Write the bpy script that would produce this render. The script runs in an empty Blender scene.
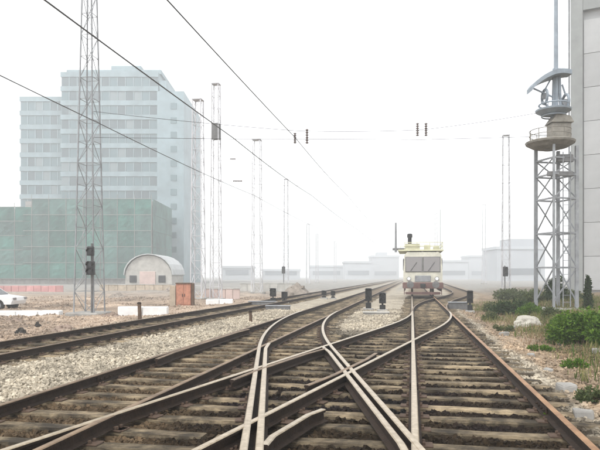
import bpy, math, random
import numpy as np
from mathutils import Vector, Matrix

random.seed(7); rng = np.random.default_rng(7)
R_ = math.radians
scene = bpy.context.scene
C = scene.collection

# ------------------------------------------------------------------ camera
CAM_Z = 1.65
cam_d = bpy.data.cameras.new('camera'); cam = bpy.data.objects.new('camera', cam_d); C.objects.link(cam)
cam.location = (0, 0, CAM_Z); cam.rotation_euler = (R_(90), 0, 0)
cam_d.lens = 36; cam_d.sensor_width = 36; cam_d.shift_y = 0.085
cam_d.clip_start = 0.1; cam_d.clip_end = 5000
scene.camera = cam
# ------------------------------------------------------------------ sky, sun, exposure
SUN_EL, SUN_AZ = 58, 215          # degrees; azimuth clockwise from +Y
w = bpy.data.worlds.new('World'); scene.world = w; w.use_nodes = True
nt = w.node_tree; nt.nodes.clear()
out = nt.nodes.new('ShaderNodeOutputWorld'); bg = nt.nodes.new('ShaderNodeBackground')
sky = nt.nodes.new('ShaderNodeTexSky'); sky.sky_type = 'NISHITA'; sky.sun_disc = False
sky.sun_elevation = R_(SUN_EL); sky.sun_rotation = R_(SUN_AZ); sky.air_density = 1.0; sky.dust_density = 1.0; sky.ozone_density = 1.0
hsv = nt.nodes.new('ShaderNodeHueSaturation'); hsv.inputs['Saturation'].default_value = 0.06
nt.links.new(sky.outputs[0], hsv.inputs['Color']); nt.links.new(hsv.outputs[0], bg.inputs['Color'])
bg.inputs['Strength'].default_value = 0.15
nt.links.new(bg.outputs[0], out.inputs['Surface'])
sd = bpy.data.lights.new('sun', 'SUN'); sd.energy = 0.6; sd.angle = R_(14); sd.color = (1, .96, .9)
sun = bpy.data.objects.new('sun', sd); C.objects.link(sun)
az, el = R_(SUN_AZ), R_(SUN_EL)
to_sun = Vector((math.sin(az) * math.cos(el), math.cos(az) * math.cos(el), math.sin(el)))
sun.rotation_euler = to_sun.to_track_quat('Z', 'Y').to_euler(); sun.location = to_sun * 80
vs = scene.view_settings
vs.view_transform = 'Standard'; vs.look = 'None'; vs.gamma = 1; vs.use_curve_mapping = False; vs.exposure = 1.55
cy = scene.cycles
cy.use_denoising = True; cy.max_bounces = 7; cy.diffuse_bounces = 3; cy.glossy_bounces = 2; cy.transmission_bounces = 3
cy.volume_bounces = 4; cy.transparent_max_bounces = 8; cy.use_adaptive_sampling = True
try: cy.denoiser = 'OPENIMAGEDENOISE'
except Exception: pass

# ------------------------------------------------------------------ helpers
def tag(o, label=None, cat=None, group=None, kind=None):
    if label: o['label'] = label
    if cat: o['category'] = cat
    if group: o['group'] = group
    if kind: o['kind'] = kind
    return o
def empty(name, loc, label, cat, group=None, rz=0.0):
    o = bpy.data.objects.new(name, None); C.objects.link(o)
    o.empty_display_size = .2; o.location = loc; o.rotation_euler = (0, 0, rz)
    return tag(o, label, cat, group)
class MB:
    """collects shapes, then links them as one mesh object"""
    def __init__(s): s.v = []; s.f = []; s.m = []
    def add(s, vs, fs, mi=0):
        b = len(s.v); s.v += [tuple(p) for p in vs]; s.f += [tuple(i + b for i in f) for f in fs]; s.m += [mi] * len(fs); return s
    def box(s, x0, x1, y0, y1, z0, z1, mi=0):
        return s.add([(x0,y0,z0),(x1,y0,z0),(x1,y1,z0),(x0,y1,z0),(x0,y0,z1),(x1,y0,z1),(x1,y1,z1),(x0,y1,z1)],
                     [(0,3,2,1),(4,5,6,7),(0,1,5,4),(1,2,6,5),(2,3,7,6),(3,0,4,7)], mi)
    def cbox(s, x0, x1, y0, y1, z0, z1, c=.02):
        """box with chamfered vertical and top edges"""
        r = [(x0+c,y0),(x1-c,y0),(x1,y0+c),(x1,y1-c),(x1-c,y1),(x0+c,y1),(x0,y1-c),(x0,y0+c)]
        mx, my = (x0+x1)/2, (y0+y1)/2
        def ins(p): return (p[0] + (c if p[0] < mx else -c)*.8, p[1] + (c if p[1] < my else -c)*.8)
        vs = [(p[0],p[1],z0) for p in r] + [(p[0],p[1],z1-c) for p in r] + [(*ins(p),z1) for p in r]
        fs = [tuple(range(7,-1,-1)), tuple(range(16,24))]
        for k in range(2):
            for i in range(8): j=(i+1)%8; fs.append((k*8+i,k*8+j,k*8+8+j,k*8+8+i))
        return s.add(vs, fs)
    def bar(s, p, q, wd, ht=None, mi=0):
        """rectangular bar between two points"""
        ht = ht or wd; p, q = Vector(p), Vector(q); d = (q - p)
        if d.length < 1e-6: return s
        d.normalize(); up = Vector((0,0,1)) if abs(d.z) < .95 else Vector((0,1,0))
        a = d.cross(up).normalized() * wd/2; b = a.cross(d).normalized() * ht/2
        vs = [p-a-b,p+a-b,p+a+b,p-a+b,q-a-b,q+a-b,q+a+b,q-a+b]
        return s.add(vs, [(0,1,2,3),(7,6,5,4),(0,4,5,1),(1,5,6,2),(2,6,7,3),(3,7,4,0)], mi)
    def tube(s, pts, r, n=8, caps=True, mi=0):
        pts = [Vector(p) for p in pts]; k = len(pts); rs = r if isinstance(r, (list, tuple)) else [r]*k
        vs = []; prev = None
        for i, p in enumerate(pts):
            d = (pts[min(i+1,k-1)] - pts[max(i-1,0)]).normalized()
            if prev is None:
                up = Vector((0,0,1)) if abs(d.z) < .9 else Vector((1,0,0)); a = d.cross(up).normalized()
            else: a = (prev - d * prev.dot(d)).normalized()
            prev = a; b = d.cross(a)
            for j in range(n):
                t = 2*math.pi*j/n; vs.append(p + (a*math.cos(t) + b*math.sin(t))*rs[i])
        fs = []
        for i in range(k-1):
            for j in range(n): fs.append((i*n+j, i*n+(j+1)%n, (i+1)*n+(j+1)%n, (i+1)*n+j))
        if caps: fs += [tuple(range(n-1,-1,-1)), tuple(range((k-1)*n, k*n))]
        return s.add(vs, fs, mi)
    def lathe(s, prof, n=20, c=(0,0,0), mi=0):
        vs = []; fs = []; k = len(prof)
        for (r, z) in prof:
            for j in range(n):
                t = 2*math.pi*j/n; vs.append((c[0]+r*math.cos(t), c[1]+r*math.sin(t), c[2]+z))
        for i in range(k-1):
            for j in range(n): fs.append((i*n+j, i*n+(j+1)%n, (i+1)*n+(j+1)%n, (i+1)*n+j))
        fs += [tuple(range(n-1,-1,-1)), tuple(range((k-1)*n, k*n))]
        return s.add(vs, fs, mi)
    def prism(s, poly, y0, y1, mi=0):
        """polygon in x,z extruded along y"""
        n = len(poly); vs = [(p[0],y0,p[1]) for p in poly] + [(p[0],y1,p[1]) for p in poly]
        fs = [tuple(range(n)), tuple(range(2*n-1,n-1,-1))] + [(i, i+n, (i+1)%n+n, (i+1)%n) for i in range(n)]
        return s.add(vs, fs, mi)
    def mesh(s, name, mats, smooth=False):
        me = bpy.data.meshes.new(name); me.from_pydata(s.v, [], s.f)
        for m in (mats if isinstance(mats, (list, tuple)) else [mats]): me.materials.append(m)
        if any(s.m): me.polygons.foreach_set('material_index', s.m)
        if smooth: me.polygons.foreach_set('use_smooth', [True]*len(me.polygons))
        me.validate(); me.update(); return me
    def build(s, name, mats, parent=None, loc=None, smooth=False, rz=0):
        return link(name, s.mesh(name, mats, smooth), parent, loc, rz)
def link(name, me, parent=None, loc=None, rz=0):
    o = bpy.data.objects.new(name, me); C.objects.link(o)
    if parent is not None: o.parent = parent
    if loc is not None: o.location = loc
    if rz: o.rotation_euler = (0,0,rz)
    return o
def np_mesh(name, verts, faces, mats):
    """fast mesh of equal-sized faces"""
    me = bpy.data.meshes.new(name); k = faces.shape[1]
    me.vertices.add(len(verts)); me.vertices.foreach_set('co', verts.astype(np.float32).ravel())
    me.loops.add(faces.size); me.loops.foreach_set('vertex_index', faces.astype(np.int32).ravel())
    me.polygons.add(len(faces)); me.polygons.foreach_set('loop_start', np.arange(0, faces.size, k, dtype=np.int32))
    try: me.polygons.foreach_set('loop_total', np.full(len(faces), k, dtype=np.int32))
    except Exception: pass
    me.polygons.foreach_set('use_smooth', np.zeros(len(faces), dtype=bool))
    me.update(calc_edges=True)
    for m in (mats if isinstance(mats, (list, tuple)) else [mats]): me.materials.append(m)
    return me
def copy_tree(o, parent=None):
    c = o.copy(); C.objects.link(c); c.parent = parent
    for ch in list(o.children): copy_tree(ch, c)
    return c

# ------------------------------------------------------------------ materials
def nodes_of(name):
    m = bpy.data.materials.new(name); m.use_nodes = True
    t = m.node_tree; return m, t, t.nodes['Principled BSDF']
def mat(name, col, rough=.8, var=.25, scale=6, col2=None, bump=.0, bscale=60, metal=0, spec=.3, coord='Object', island=0, stretch=None, detail=5, obvar=.1, dirty=0):
    m, t, b = nodes_of(name); N, L = t.nodes, t.links
    tc = N.new('ShaderNodeTexCoord'); vec = tc.outputs[coord]
    if stretch:
        mp = N.new('ShaderNodeMapping'); mp.inputs['Scale'].default_value = stretch; L.new(vec, mp.inputs['Vector']); vec = mp.outputs[0]
    no = N.new('ShaderNodeTexNoise'); no.inputs['Scale'].default_value = scale; no.inputs['Detail'].default_value = detail; no.inputs['Roughness'].default_value = .65
    L.new(vec, no.inputs['Vector'])
    rp = N.new('ShaderNodeValToRGB'); rp.color_ramp.elements[0].position = .3; rp.color_ramp.elements[1].position = .7
    c2 = col2 or tuple(c*(1-var) for c in col)
    c1 = col if col2 else tuple(min(1, c*(1+var*.6)) for c in col)
    rp.color_ramp.elements[0].color = (*c2, 1); rp.color_ramp.elements[1].color = (*c1, 1)
    L.new(no.outputs['Fac'], rp.inputs['Fac']); colsock = rp.outputs[0]
    if island:
        g = N.new('ShaderNodeNewGeometry') if hasattr(bpy.types, 'ShaderNodeNewGeometry') else None
        mr = N.new('ShaderNodeMapRange'); mr.inputs['To Min'].default_value = 1-island; mr.inputs['To Max'].default_value = 1+island
        L.new(g.outputs['Random Per Island'], mr.inputs['Value'])
        mx = N.new('ShaderNodeVectorMath'); mx.operation = 'SCALE'; L.new(colsock, mx.inputs[0]); L.new(mr.outputs[0], mx.inputs['Scale']); colsock = mx.outputs[0]
    if dirty:
        nd = N.new('ShaderNodeTexNoise'); nd.inputs['Scale'].default_value = dirty; nd.inputs['Detail'].default_value = 6; nd.inputs['Roughness'].default_value = .7
        oi0 = N.new('ShaderNodeObjectInfo'); av = N.new('ShaderNodeVectorMath'); av.operation = 'ADD'; L.new(tc.outputs[coord], av.inputs[0]); L.new(oi0.outputs['Location'], av.inputs[1]); L.new(av.outputs[0], nd.inputs['Vector'])
        md = N.new('ShaderNodeMapRange'); md.inputs['From Min'].default_value = .42; md.inputs['From Max'].default_value = .62; md.inputs['To Min'].default_value = .2; md.inputs['To Max'].default_value = 1.1
        L.new(nd.outputs['Fac'], md.inputs['Value']); sv = N.new('ShaderNodeVectorMath'); sv.operation = 'SCALE'; L.new(colsock, sv.inputs[0]); L.new(md.outputs[0], sv.inputs['Scale']); colsock = sv.outputs[0]
    oi = N.new('ShaderNodeObjectInfo'); m2 = N.new('ShaderNodeMapRange'); m2.inputs['To Min'].default_value = 1-obvar; m2.inputs['To Max'].default_value = 1+obvar
    L.new(oi.outputs['Random'], m2.inputs['Value'])
    sc = N.new('ShaderNodeVectorMath'); sc.operation = 'SCALE'; L.new(colsock, sc.inputs[0]); L.new(m2.outputs[0], sc.inputs['Scale'])
    L.new(sc.outputs[0], b.inputs['Base Color'])
    b.inputs['Roughness'].default_value = rough; b.inputs['Metallic'].default_value = metal
    b.inputs['Specular IOR Level'].default_value = spec
    if bump:
        n2 = N.new('ShaderNodeTexNoise'); n2.inputs['Scale'].default_value = bscale; n2.inputs['Detail'].default_value = 4; L.new(vec, n2.inputs['Vector'])
        bp = N.new('ShaderNodeBump'); bp.inputs['Strength'].default_value = bump; bp.inputs['Distance'].default_value = .02
        L.new(n2.outputs['Fac'], bp.inputs['Height']); L.new(bp.outputs[0], b.inputs['Normal'])
    return m
def glass(name, col, rough=.12):
    m, t, b = nodes_of(name); b.inputs['Base Color'].default_value = (*col, 1); b.inputs['Roughness'].default_value = rough
    b.inputs['Specular IOR Level'].default_value = .6; return m
def zone_mat(name, pebble, bump, island=0):
    """ground colour comes from the mesh's soil-type colours, broken up by stones"""
    m, t, b = nodes_of(name); N, L = t.nodes, t.links
    at = N.new('ShaderNodeAttribute'); at.attribute_name = 'soil'
    tc = N.new('ShaderNodeTexCoord')
    no = N.new('ShaderNodeTexNoise'); no.inputs['Scale'].default_value = 1.3; no.inputs['Detail'].default_value = 8; no.inputs['Roughness'].default_value = .7
    L.new(tc.outputs['Object'], no.inputs['Vector'])
    mr = N.new('ShaderNodeMapRange'); mr.inputs['From Min'].default_value = .3; mr.inputs['From Max'].default_value = .7; mr.inputs['To Min'].default_value = .68; mr.inputs['To Max'].default_value = 1.3
    L.new(no.outputs['Fac'], mr.inputs['Value'])
    s1 = N.new('ShaderNodeVectorMath'); s1.operation = 'SCALE'; L.new(at.outputs['Color'], s1.inputs[0]); L.new(mr.outputs[0], s1.inputs['Scale']); col = s1.outputs[0]
    if island:
        g = N.new('ShaderNodeNewGeometry'); m2 = N.new('ShaderNodeMapRange'); m2.inputs['To Min'].default_value = 1-island; m2.inputs['To Max'].default_value = 1+island
        L.new(g.outputs['Random Per Island'], m2.inputs['Value'])
        s2 = N.new('ShaderNodeVectorMath'); s2.operation = 'SCALE'; L.new(col, s2.inputs[0]); L.new(m2.outputs[0], s2.inputs['Scale']); col = s2.outputs[0]
    if pebble:
        vo = N.new('ShaderNodeTexVoronoi'); vo.inputs['Scale'].default_value = pebble; L.new(tc.outputs['Object'], vo.inputs['Vector'])
        bw = N.new('ShaderNodeRGBToBW'); L.new(vo.outputs['Color'], bw.inputs[0])
        m3 = N.new('ShaderNodeMapRange'); m3.inputs['To Min'].default_value = .6; m3.inputs['To Max'].default_value = 1.35; L.new(bw.outputs[0], m3.inputs['Value'])
        s3 = N.new('ShaderNodeVectorMath'); s3.operation = 'SCALE'; L.new(col, s3.inputs[0]); L.new(m3.outputs[0], s3.inputs['Scale']); col = s3.outputs[0]
        bp = N.new('ShaderNodeBump'); bp.inputs['Strength'].default_value = bump; bp.inputs['Distance'].default_value = .03; bp.invert = True
        L.new(vo.outputs['Distance'], bp.inputs['Height']); L.new(bp.outputs[0], b.inputs['Normal'])
    L.new(col, b.inputs['Base Color']); b.inputs['Roughness'].default_value = .95; b.inputs['Specular IOR Level'].default_value = .15
    return m
M = {}
M['ground'] = zone_mat('gravelly_ground', 17, .9)
M['stone'] = zone_mat('ballast_stone', 0, 0, .42)
M['rust'] = mat('rusty_rail_steel', (.024,.0135,.0075), .85, .45, 9, bump=.3, bscale=40)
M['head_pale'] = mat('worn_rail_head_pale', (.44,.37,.27), .36, .3, 12, col2=(.23,.175,.11), spec=.5, metal=.35)
M['head_dull'] = mat('dull_rail_head', (.22,.15,.09), .55, .4, 4, col2=(.085,.055,.032), spec=.4)
M['head_rust'] = mat('orange_rusted_rail_head', (.36,.21,.105), .55, .4, 4, col2=(.17,.085,.038), spec=.4)
M['timber'] = mat('weathered_timber', (.38,.30,.19), .9, .4, 3.2, col2=(.045,.031,.018), bump=.6, bscale=14, stretch=(1.2,6,6), detail=9, obvar=.3, dirty=1.7)
M['plate'] = mat('tie_plate_iron', (.085,.055,.038), .8, .4, 20)
M['galv'] = mat('dull_galvanised_steel', (.23,.24,.25), .6, .3, 3, spec=.4)
M['galv_glare'] = mat('galvanised_steel_in_glare', (.48,.48,.50), .6, .2, 3)  # far masts: the sky glare that pales them is put into this colour
M['galv_dark'] = mat('grimy_steel', (.14,.14,.14), .7, .35, 4)
M['galv_blue'] = mat('blue_grey_painted_steel', (.25,.29,.33), .55, .25, 3)
M['brown_steel'] = mat('brown_painted_steel', (.225,.21,.18), .7, .35, 4)
M['wire'] = mat('sooty_wire', (.07,.07,.07), .6, .2, 2)
M['insul'] = mat('brown_porcelain', (.12,.09,.08), .3, .2, 5)
M['black'] = mat('black_enamel', (.02,.021,.022), .5, .3, 8)
M['conc'] = mat('pale_concrete', (.42,.41,.38), .9, .25, 1.2, bump=.2)
M['conc_d'] = mat('stained_concrete', (.30,.29,.27), .9, .35, 1.5, bump=.2)
M['white'] = mat('whitewash', (.80,.80,.79), .8, .15, 2)
M['car_paint'] = mat('white_car_paint', (.78,.78,.78), .25, .05, 2, spec=.5)
M['glass_d'] = glass('dark_glass', (.03,.035,.04))
M['glass_b'] = glass('blue_window_glass', (.055,.11,.125), .2)
M['glass_cab'] = glass('grey_cab_glass', (.22,.21,.21), .1)
M['glass_b2'] = glass('pale_blind_window', (.13,.17,.18), .5); M['glass_b3'] = glass('deep_window_glass', (.025,.055,.065), .15)
M['tyre'] = mat('black_tyre', (.02,.02,.02), .9, .2, 8)
M['facade'] = mat('blue_grey_cladding', (.20,.265,.285), .7, .3, .25, obvar=.06)
M['facade2'] = mat('pale_blue_cladding', (.22,.295,.32), .6, .25, .2)
M['net'] = mat('green_safety_netting', (.035,.12,.098), .95, .5, .3, bump=.12, bscale=3, obvar=.3)
M['net2'] = mat('grey_green_safety_netting', (.06,.13,.115), .95, .5, .3, bump=.12, bscale=3, obvar=.3)
M['pole'] = mat('scaffold_tube', (.2,.2,.19), .6, .3, 3)
M['silo'] = mat('pale_grey_render', (.33,.335,.335), .85, .12, .5, bump=.15, bscale=20)
M['silo2'] = mat('grey_trim_render', (.22,.23,.225), .85, .15, .8)
M['pink'] = mat('faded_pink_hoarding', (.50,.26,.25), .8, .25, .8)
M['pinkwall'] = mat('pale_pink_wall', (.58,.46,.42), .85, .2, .8)
M['orange'] = mat('faded_orange_red_paint', (.44,.20,.13), .6, .4, 4)
M['tan'] = mat('tan_plaster', (.42,.35,.27), .85, .25, 3)
M['dark_wood'] = mat('dark_brown_wood', (.11,.07,.045), .85, .35, 5)
M['cream'] = mat('cream_vehicle_paint', (.56,.545,.46), .5, .35, 1.2)
M['maroon'] = mat('dull_maroon_paint', (.15,.085,.075), .6, .3, 3)
M['yellowgreen'] = mat('pale_yellow_paint', (.50,.49,.34), .6, .2, 3)
M['corr'] = mat('pale_sheet_metal', (.42,.44,.44), .5, .2, 1.2)
M['rubble'] = mat('grey_brown_rubble', (.22,.19,.16), .95, .4, 3, island=.4, bump=.4, bscale=12)
M['rubble_d'] = mat('dark_rubble', (.05,.045,.04), .95, .4, 5, bump=.4, bscale=15)
M['soil'] = mat('brown_spoil', (.25,.19,.15), .95, .35, 2.5, bump=.8, bscale=12)
M['sack'] = mat('pale_limestone', (.38,.36,.31), .9, .25, 5, bump=.4, bscale=12)
M['city'] = mat('far_city_wall', (.38,.40,.42), .9, .12, .05)
M['city_win'] = mat('far_city_windows', (.16,.18,.20), .6, .1, .05)
def leaf_mat(name, c1, c2):
    m, t, b = nodes_of(name); N, L = t.nodes, t.links
    g = N.new('ShaderNodeNewGeometry'); rp = N.new('ShaderNodeValToRGB')
    rp.color_ramp.elements[0].color = (*c1,1); rp.color_ramp.elements[1].color = (*c2,1)
    L.new(g.outputs['Random Per Island'], rp.inputs['Fac']); L.new(rp.outputs[0], b.inputs['Base Color'])
    b.inputs['Roughness'].default_value = .6; b.inputs['Specular IOR Level'].default_value = .2
    tr = N.new('ShaderNodeBsdfTranslucent'); L.new(rp.outputs[0], tr.inputs['Color'])
    ms = N.new('ShaderNodeMixShader'); ms.inputs[0].default_value = .25
    L.new(b.outputs[0], ms.inputs[1]); L.new(tr.outputs[0], ms.inputs[2]); L.new(ms.outputs[0], N['Material Output'].inputs['Surface']); return m
M['leaf'] = leaf_mat('fresh_green_leaves', (.03,.08,.006), (.12,.21,.02))
M['leaf_d'] = leaf_mat('dark_green_leaves', (.014,.032,.01), (.045,.08,.022))
M['leaf_o'] = leaf_mat('olive_grey_leaves', (.035,.052,.018), (.11,.135,.05))
M['grass'] = leaf_mat('weeds_and_straw', (.045,.10,.012), (.24,.20,.085))
M['dead'] = leaf_mat('dead_stalks', (.16,.10,.06), (.30,.21,.13))
M['stem'] = mat('brown_stem', (.10,.07,.045), .9, .3, 5)

# ------------------------------------------------------------------ where the tracks run
TH = math.atan(.188); SN, CS = math.sin(TH), math.cos(TH)
def ab(x, y): return x*SN + y*CS, x*CS - y*SN       # along the main tracks, across to the right
def xy(a, b): return a*SN + b*CS, a*CS - b*SN
def line(x0, m, d0, d1, n=2): return [(x0 + m*d, d) for d in np.linspace(d0, d1, n)]
def bez(p0, p1, p2, n=24):
    return [tuple((1-t)**2*np.array(p0) + 2*t*(1-t)*np.array(p1) + t*t*np.array(p2)) for t in np.linspace(0, 1, n)]
def fillet(xm1, xm2, T):
    """bend between two straights X = x0 + m*D"""
    d = (xm2[0]-xm1[0])/(xm1[1]-xm2[1]); f = lambda k, q: (k[0]+k[1]*q, q)
    return d, bez(f(xm1, d-T), f(xm1, d), f(xm2, d+T))
L1, L2, RT = (-3.97,.19), (-8.62,.195), (.80,.186)
XL, SL = (-3.73,.40), (.53,-.05)
R3a = (.80-.194*32, .38); R3b = (R3a[0]+.38*52-.2*52, .20)
dX, arcX = fillet(XL, RT, 4.0); dX0, arcX0 = fillet(L1, XL, 6)
dS, arcS = fillet(SL, L1, 6.5); dS0, arcS0 = fillet(RT, SL, 6)
d3, arc3 = fillet(RT, R3a, 7); d4, arc4 = fillet(R3a, R3b, 9)
PATH = {
 'L1': np.array(line(*L1, -4, 260, 40)), 'R': np.array(line(*RT, -4, 260, 40)), 'L2': np.array(line(*L2, -4, 260, 40)),
 'X': np.array(arcX0[8:] + line(*XL, dX0+6.5, dX-6, 12) + arcX), 'S': np.array(arcS0[8:] + line(*SL, dS0+6.5, dS-7, 12) + arcS),
 'T': np.array(arc3 + line(*R3a, d3+8.5, d4-9.5, 5) + arc4 + line(*R3b, d4+9.5, 180, 12)),
}
AB = {k: np.array([ab(*p) for p in v]) for k, v in PATH.items()}
def b_at(k, a):
    t = AB[k]; b = np.interp(a, t[:,0], t[:,1]); return np.where((a < t[0,0]) | (a > t[-1,0]), 1e4, b)
def sstep(e0, e1, v): t = np.clip((v-e0)/(e1-e0), 0, 1); return t*t*(3-2*t)
_perm = rng.random((64, 64))
def vnoise(x, y):
    xi, yi = np.floor(x).astype(int), np.floor(y).astype(int); fx, fy = x-xi, y-yi
    fx, fy = fx*fx*(3-2*fx), fy*fy*(3-2*fy); g = lambda i, j: _perm[i % 64, j % 64]
    return (g(xi,yi)*(1-fx)+g(xi+1,yi)*fx)*(1-fy) + (g(xi,yi+1)*(1-fx)+g(xi+1,yi+1)*fx)*fy
def fnoise(x, y, o=4):
    s = 0; k = 1
    for i in range(o): s = s + k*(vnoise(x*2**i+17*i, y*2**i+5*i)-.5); k *= .55
    return s
def field(x, y):
    """signed offsets and the distance to the nearest track"""
    x, y = np.asarray(x, float), np.asarray(y, float); a, b = ab(x, y)
    near = np.full(x.shape, 1e4)
    for k in AB: near = np.minimum(near, np.abs(b - b_at(k, a)))
    dl = b - b_at('L2', a); bt = b_at('T', a)
    dr = b - np.maximum(np.where(b_at('R', a) > 9e3, -1e4, b_at('R', a)), np.where(bt > 9e3, -1e4, bt))
    return a, b, near, dl, dr
def height(x, y):
    x, y = np.asarray(x, float), np.asarray(y, float); a, b, near, dl, dr = field(x, y)
    n1 = fnoise(x*.35, y*.35); n2 = fnoise(x*1.7+9, y*1.7)
    h = -.03 + .02*n2 + .05*sstep(1.15, 1.9, near)*(1-sstep(1.5, 2.2, np.abs(np.maximum(-dl, dr))))
    h = h - sstep(1.5, 3.2, -dl)*(.16 - .22*n1 - .08*n2)
    h = h - sstep(1.3, 1.9, dr)*.07 + sstep(2.7, 6.5, dr)*(.36 + .35*n1 + .06*n2)
    far = sstep(70, 160, np.hypot(x, y)); return h*(1-far) - .1*far
def soil(x, y):
    x, y = np.asarray(x, float), np.asarray(y, float); a, b, near, dl, dr = field(x, y)
    n1 = fnoise(x*.5+3, y*.5)[..., None]; n2 = fnoise(x*1.5, y*1.5+7)[..., None]
    pale = np.array([.34,.30,.235]) * (1+.25*n1+.2*n2)
    dirt = np.array([.31,.24,.18]) * (1+.55*n1+.45*n2)
    trail = np.array([.25,.19,.132]) * (1+.5*n1+.4*n2)
    weed = np.array([.15,.112,.068]) * (1+.5*n1+.4*n2)
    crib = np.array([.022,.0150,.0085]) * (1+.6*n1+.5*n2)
    # oil-dark ballast where the trains stand; rustier and paler on the less used left lines
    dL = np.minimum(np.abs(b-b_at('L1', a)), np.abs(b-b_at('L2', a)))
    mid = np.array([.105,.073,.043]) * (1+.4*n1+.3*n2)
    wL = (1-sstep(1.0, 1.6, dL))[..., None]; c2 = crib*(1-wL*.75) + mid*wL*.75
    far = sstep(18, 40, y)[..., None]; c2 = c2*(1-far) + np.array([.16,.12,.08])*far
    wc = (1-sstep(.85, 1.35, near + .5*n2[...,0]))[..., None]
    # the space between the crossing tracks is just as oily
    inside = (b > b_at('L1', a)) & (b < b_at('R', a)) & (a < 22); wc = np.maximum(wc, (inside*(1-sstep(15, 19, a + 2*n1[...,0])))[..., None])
    base = pale
    wl = sstep(1.6, 2.6, -dl + .8*n1[...,0])[..., None]; base = base*(1-wl) + dirt*wl
    wr = sstep(1.25, 1.6, dr + .3*n1[...,0])[..., None]; base = base*(1-wr) + trail*wr
    ww = sstep(2.3, 3.3, dr + 1.2*n1[...,0])[..., None]; base = base*(1-ww) + weed*ww
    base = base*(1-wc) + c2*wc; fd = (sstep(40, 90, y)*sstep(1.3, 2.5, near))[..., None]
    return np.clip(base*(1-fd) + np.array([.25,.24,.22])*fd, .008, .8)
def gz(x, y): return float(height(np.array([x]), np.array([y]))[0])

# ------------------------------------------------------------------ ground
xs = np.concatenate([-np.geomspace(1000, 22, 34), np.arange(-20, 24.01, .22), np.geomspace(26, 1000, 34)])
ys = np.concatenate([-np.geomspace(600, 6, 22), np.arange(-4, 34, .2), np.geomspace(34.3, 1100, 130)])
GX, GY = np.meshgrid(xs, ys); nx, ny = len(xs), len(ys)
H = height(GX, GY)
gv = np.stack([GX, GY, H], -1).reshape(-1, 3)
idx = np.arange(nx*ny).reshape(ny, nx)
gf = np.stack([idx[:-1,:-1], idx[:-1,1:], idx[1:,1:], idx[1:,:-1]], -1).reshape(-1, 4)
me = np_mesh('ground', gv, gf, M['ground'])
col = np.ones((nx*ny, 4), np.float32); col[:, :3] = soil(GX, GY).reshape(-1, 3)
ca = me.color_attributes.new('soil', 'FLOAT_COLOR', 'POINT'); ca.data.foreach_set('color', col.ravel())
me.polygons.foreach_set('use_smooth', np.ones(len(gf), dtype=bool))
tag(link('ground', me), kind='structure')

# ------------------------------------------------------------------ tracks
RAIL_TOP = .18; BASE = .045; GAUGE = .754
PROF = [(-.066,0),(.066,0),(.066,.010),(.012,.026),(.009,.090),(.034,.102),(.036,.126),(.026,.135),(-.026,.135),(-.036,.126),(-.034,.102),(-.009,.090),(-.012,.026),(-.066,.010)]
def resample(P, step=.6):
    P = np.asarray(P, float); s = np.concatenate([[0], np.cumsum(np.hypot(*np.diff(P, axis=0).T))])
    n = max(2, int(s[-1]/step)); q = np.linspace(0, s[-1], n); return np.stack([np.interp(q, s, P[:,0]), np.interp(q, s, P[:,1])], 1)
def offset(P, o):
    P = np.asarray(P, float); d = np.gradient(P, axis=0); d /= np.hypot(d[:,0], d[:,1])[:,None]
    return P + np.stack([d[:,1], -d[:,0]], 1)*o
def rail_mesh(P, dz, mats):
    """sweeps the rail section along a plan line"""
    P = np.asarray(P, float); d = np.gradient(P, axis=0); d /= np.hypot(d[:,0], d[:,1])[:,None]; nrm = np.stack([d[:,1], -d[:,0]], 1)
    k, n = len(P), len(PROF); b = MB(); vs = []
    for i in range(k):
        for (u, h) in PROF: vs.append((P[i,0]+nrm[i,0]*u, P[i,1]+nrm[i,1]*u, BASE+dz+h))
    fs = []; ms = []
    for i in range(k-1):
        for j in range(n):
            fs.append((i*n+j, (i+1)*n+j, (i+1)*n+(j+1)%n, i*n+(j+1)%n)); ms.append(1 if j in (6,7,8) else 0)
    fs += [tuple(range(n)), tuple(range(k*n-1, (k-1)*n-1, -1))]; ms += [0, 0]
    b.v, b.f, b.m = vs, fs, ms; return b.mesh('rail', mats)
def clip_d(P, d0, d1): P = np.asarray(P); return P[(P[:,1] >= d0) & (P[:,1] <= d1)]
TRK = {}
TRK['L1'] = empty('railway_track', (0,0,0), 'brown rusty track at left that the two diagonal crossover tracks branch from', 'railway track')
TRK['R'] = empty('railway_track', (0,0,0), 'straight track at right leading up to the cream rail vehicle', 'railway track')
TRK['L2'] = empty('railway_track', (0,0,0), 'farthest left track, beyond the strip of pale ballast', 'railway track')
TRK['T'] = empty('railway_track', (0,0,0), 'siding track curving away to the right behind the lone dwarf signal', 'railway track')
TRK['C'] = empty('scissors_crossover', (0,0,0), 'pair of diagonal tracks crossing each other in an X between two tracks', 'crossover')
RAILS = []      # plan lines of all rails, for keeping stones off them
def add_rail(P, own, dz, head, name='rail', label=None):
    P = np.asarray(P); o = link(name, rail_mesh(P, dz, [M['rust'], M[head]]), TRK[own])
    if label: o['label'] = label
    RAILS.append((P, o)); return o
for k, dz, hl, hr in (('L1',0,'head_dull','head_dull'),('L2',0,'head_dull','head_dull'),('R',0,'head_pale','head_rust')):
    P = resample(PATH[k], 1.5); add_rail(offset(P, -GAUGE), k, dz, hl); add_rail(offset(P, GAUGE), k, dz, hr)
P = resample(PATH['X'], .6); add_rail(offset(P, -GAUGE), 'C', .003, 'head_pale'); add_rail(offset(P, GAUGE), 'C', .003, 'head_pale')
P = resample(PATH['S'], .6); add_rail(offset(P, -GAUGE), 'C', .006, 'head_pale'); add_rail(offset(P, GAUGE), 'C', .006, 'head_pale')
P = resample(PATH['T'], 1.0); add_rail(offset(P, -GAUGE), 'T', .003, 'head_dull'); add_rail(offset(P, GAUGE), 'T', .003, 'head_dull')
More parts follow.
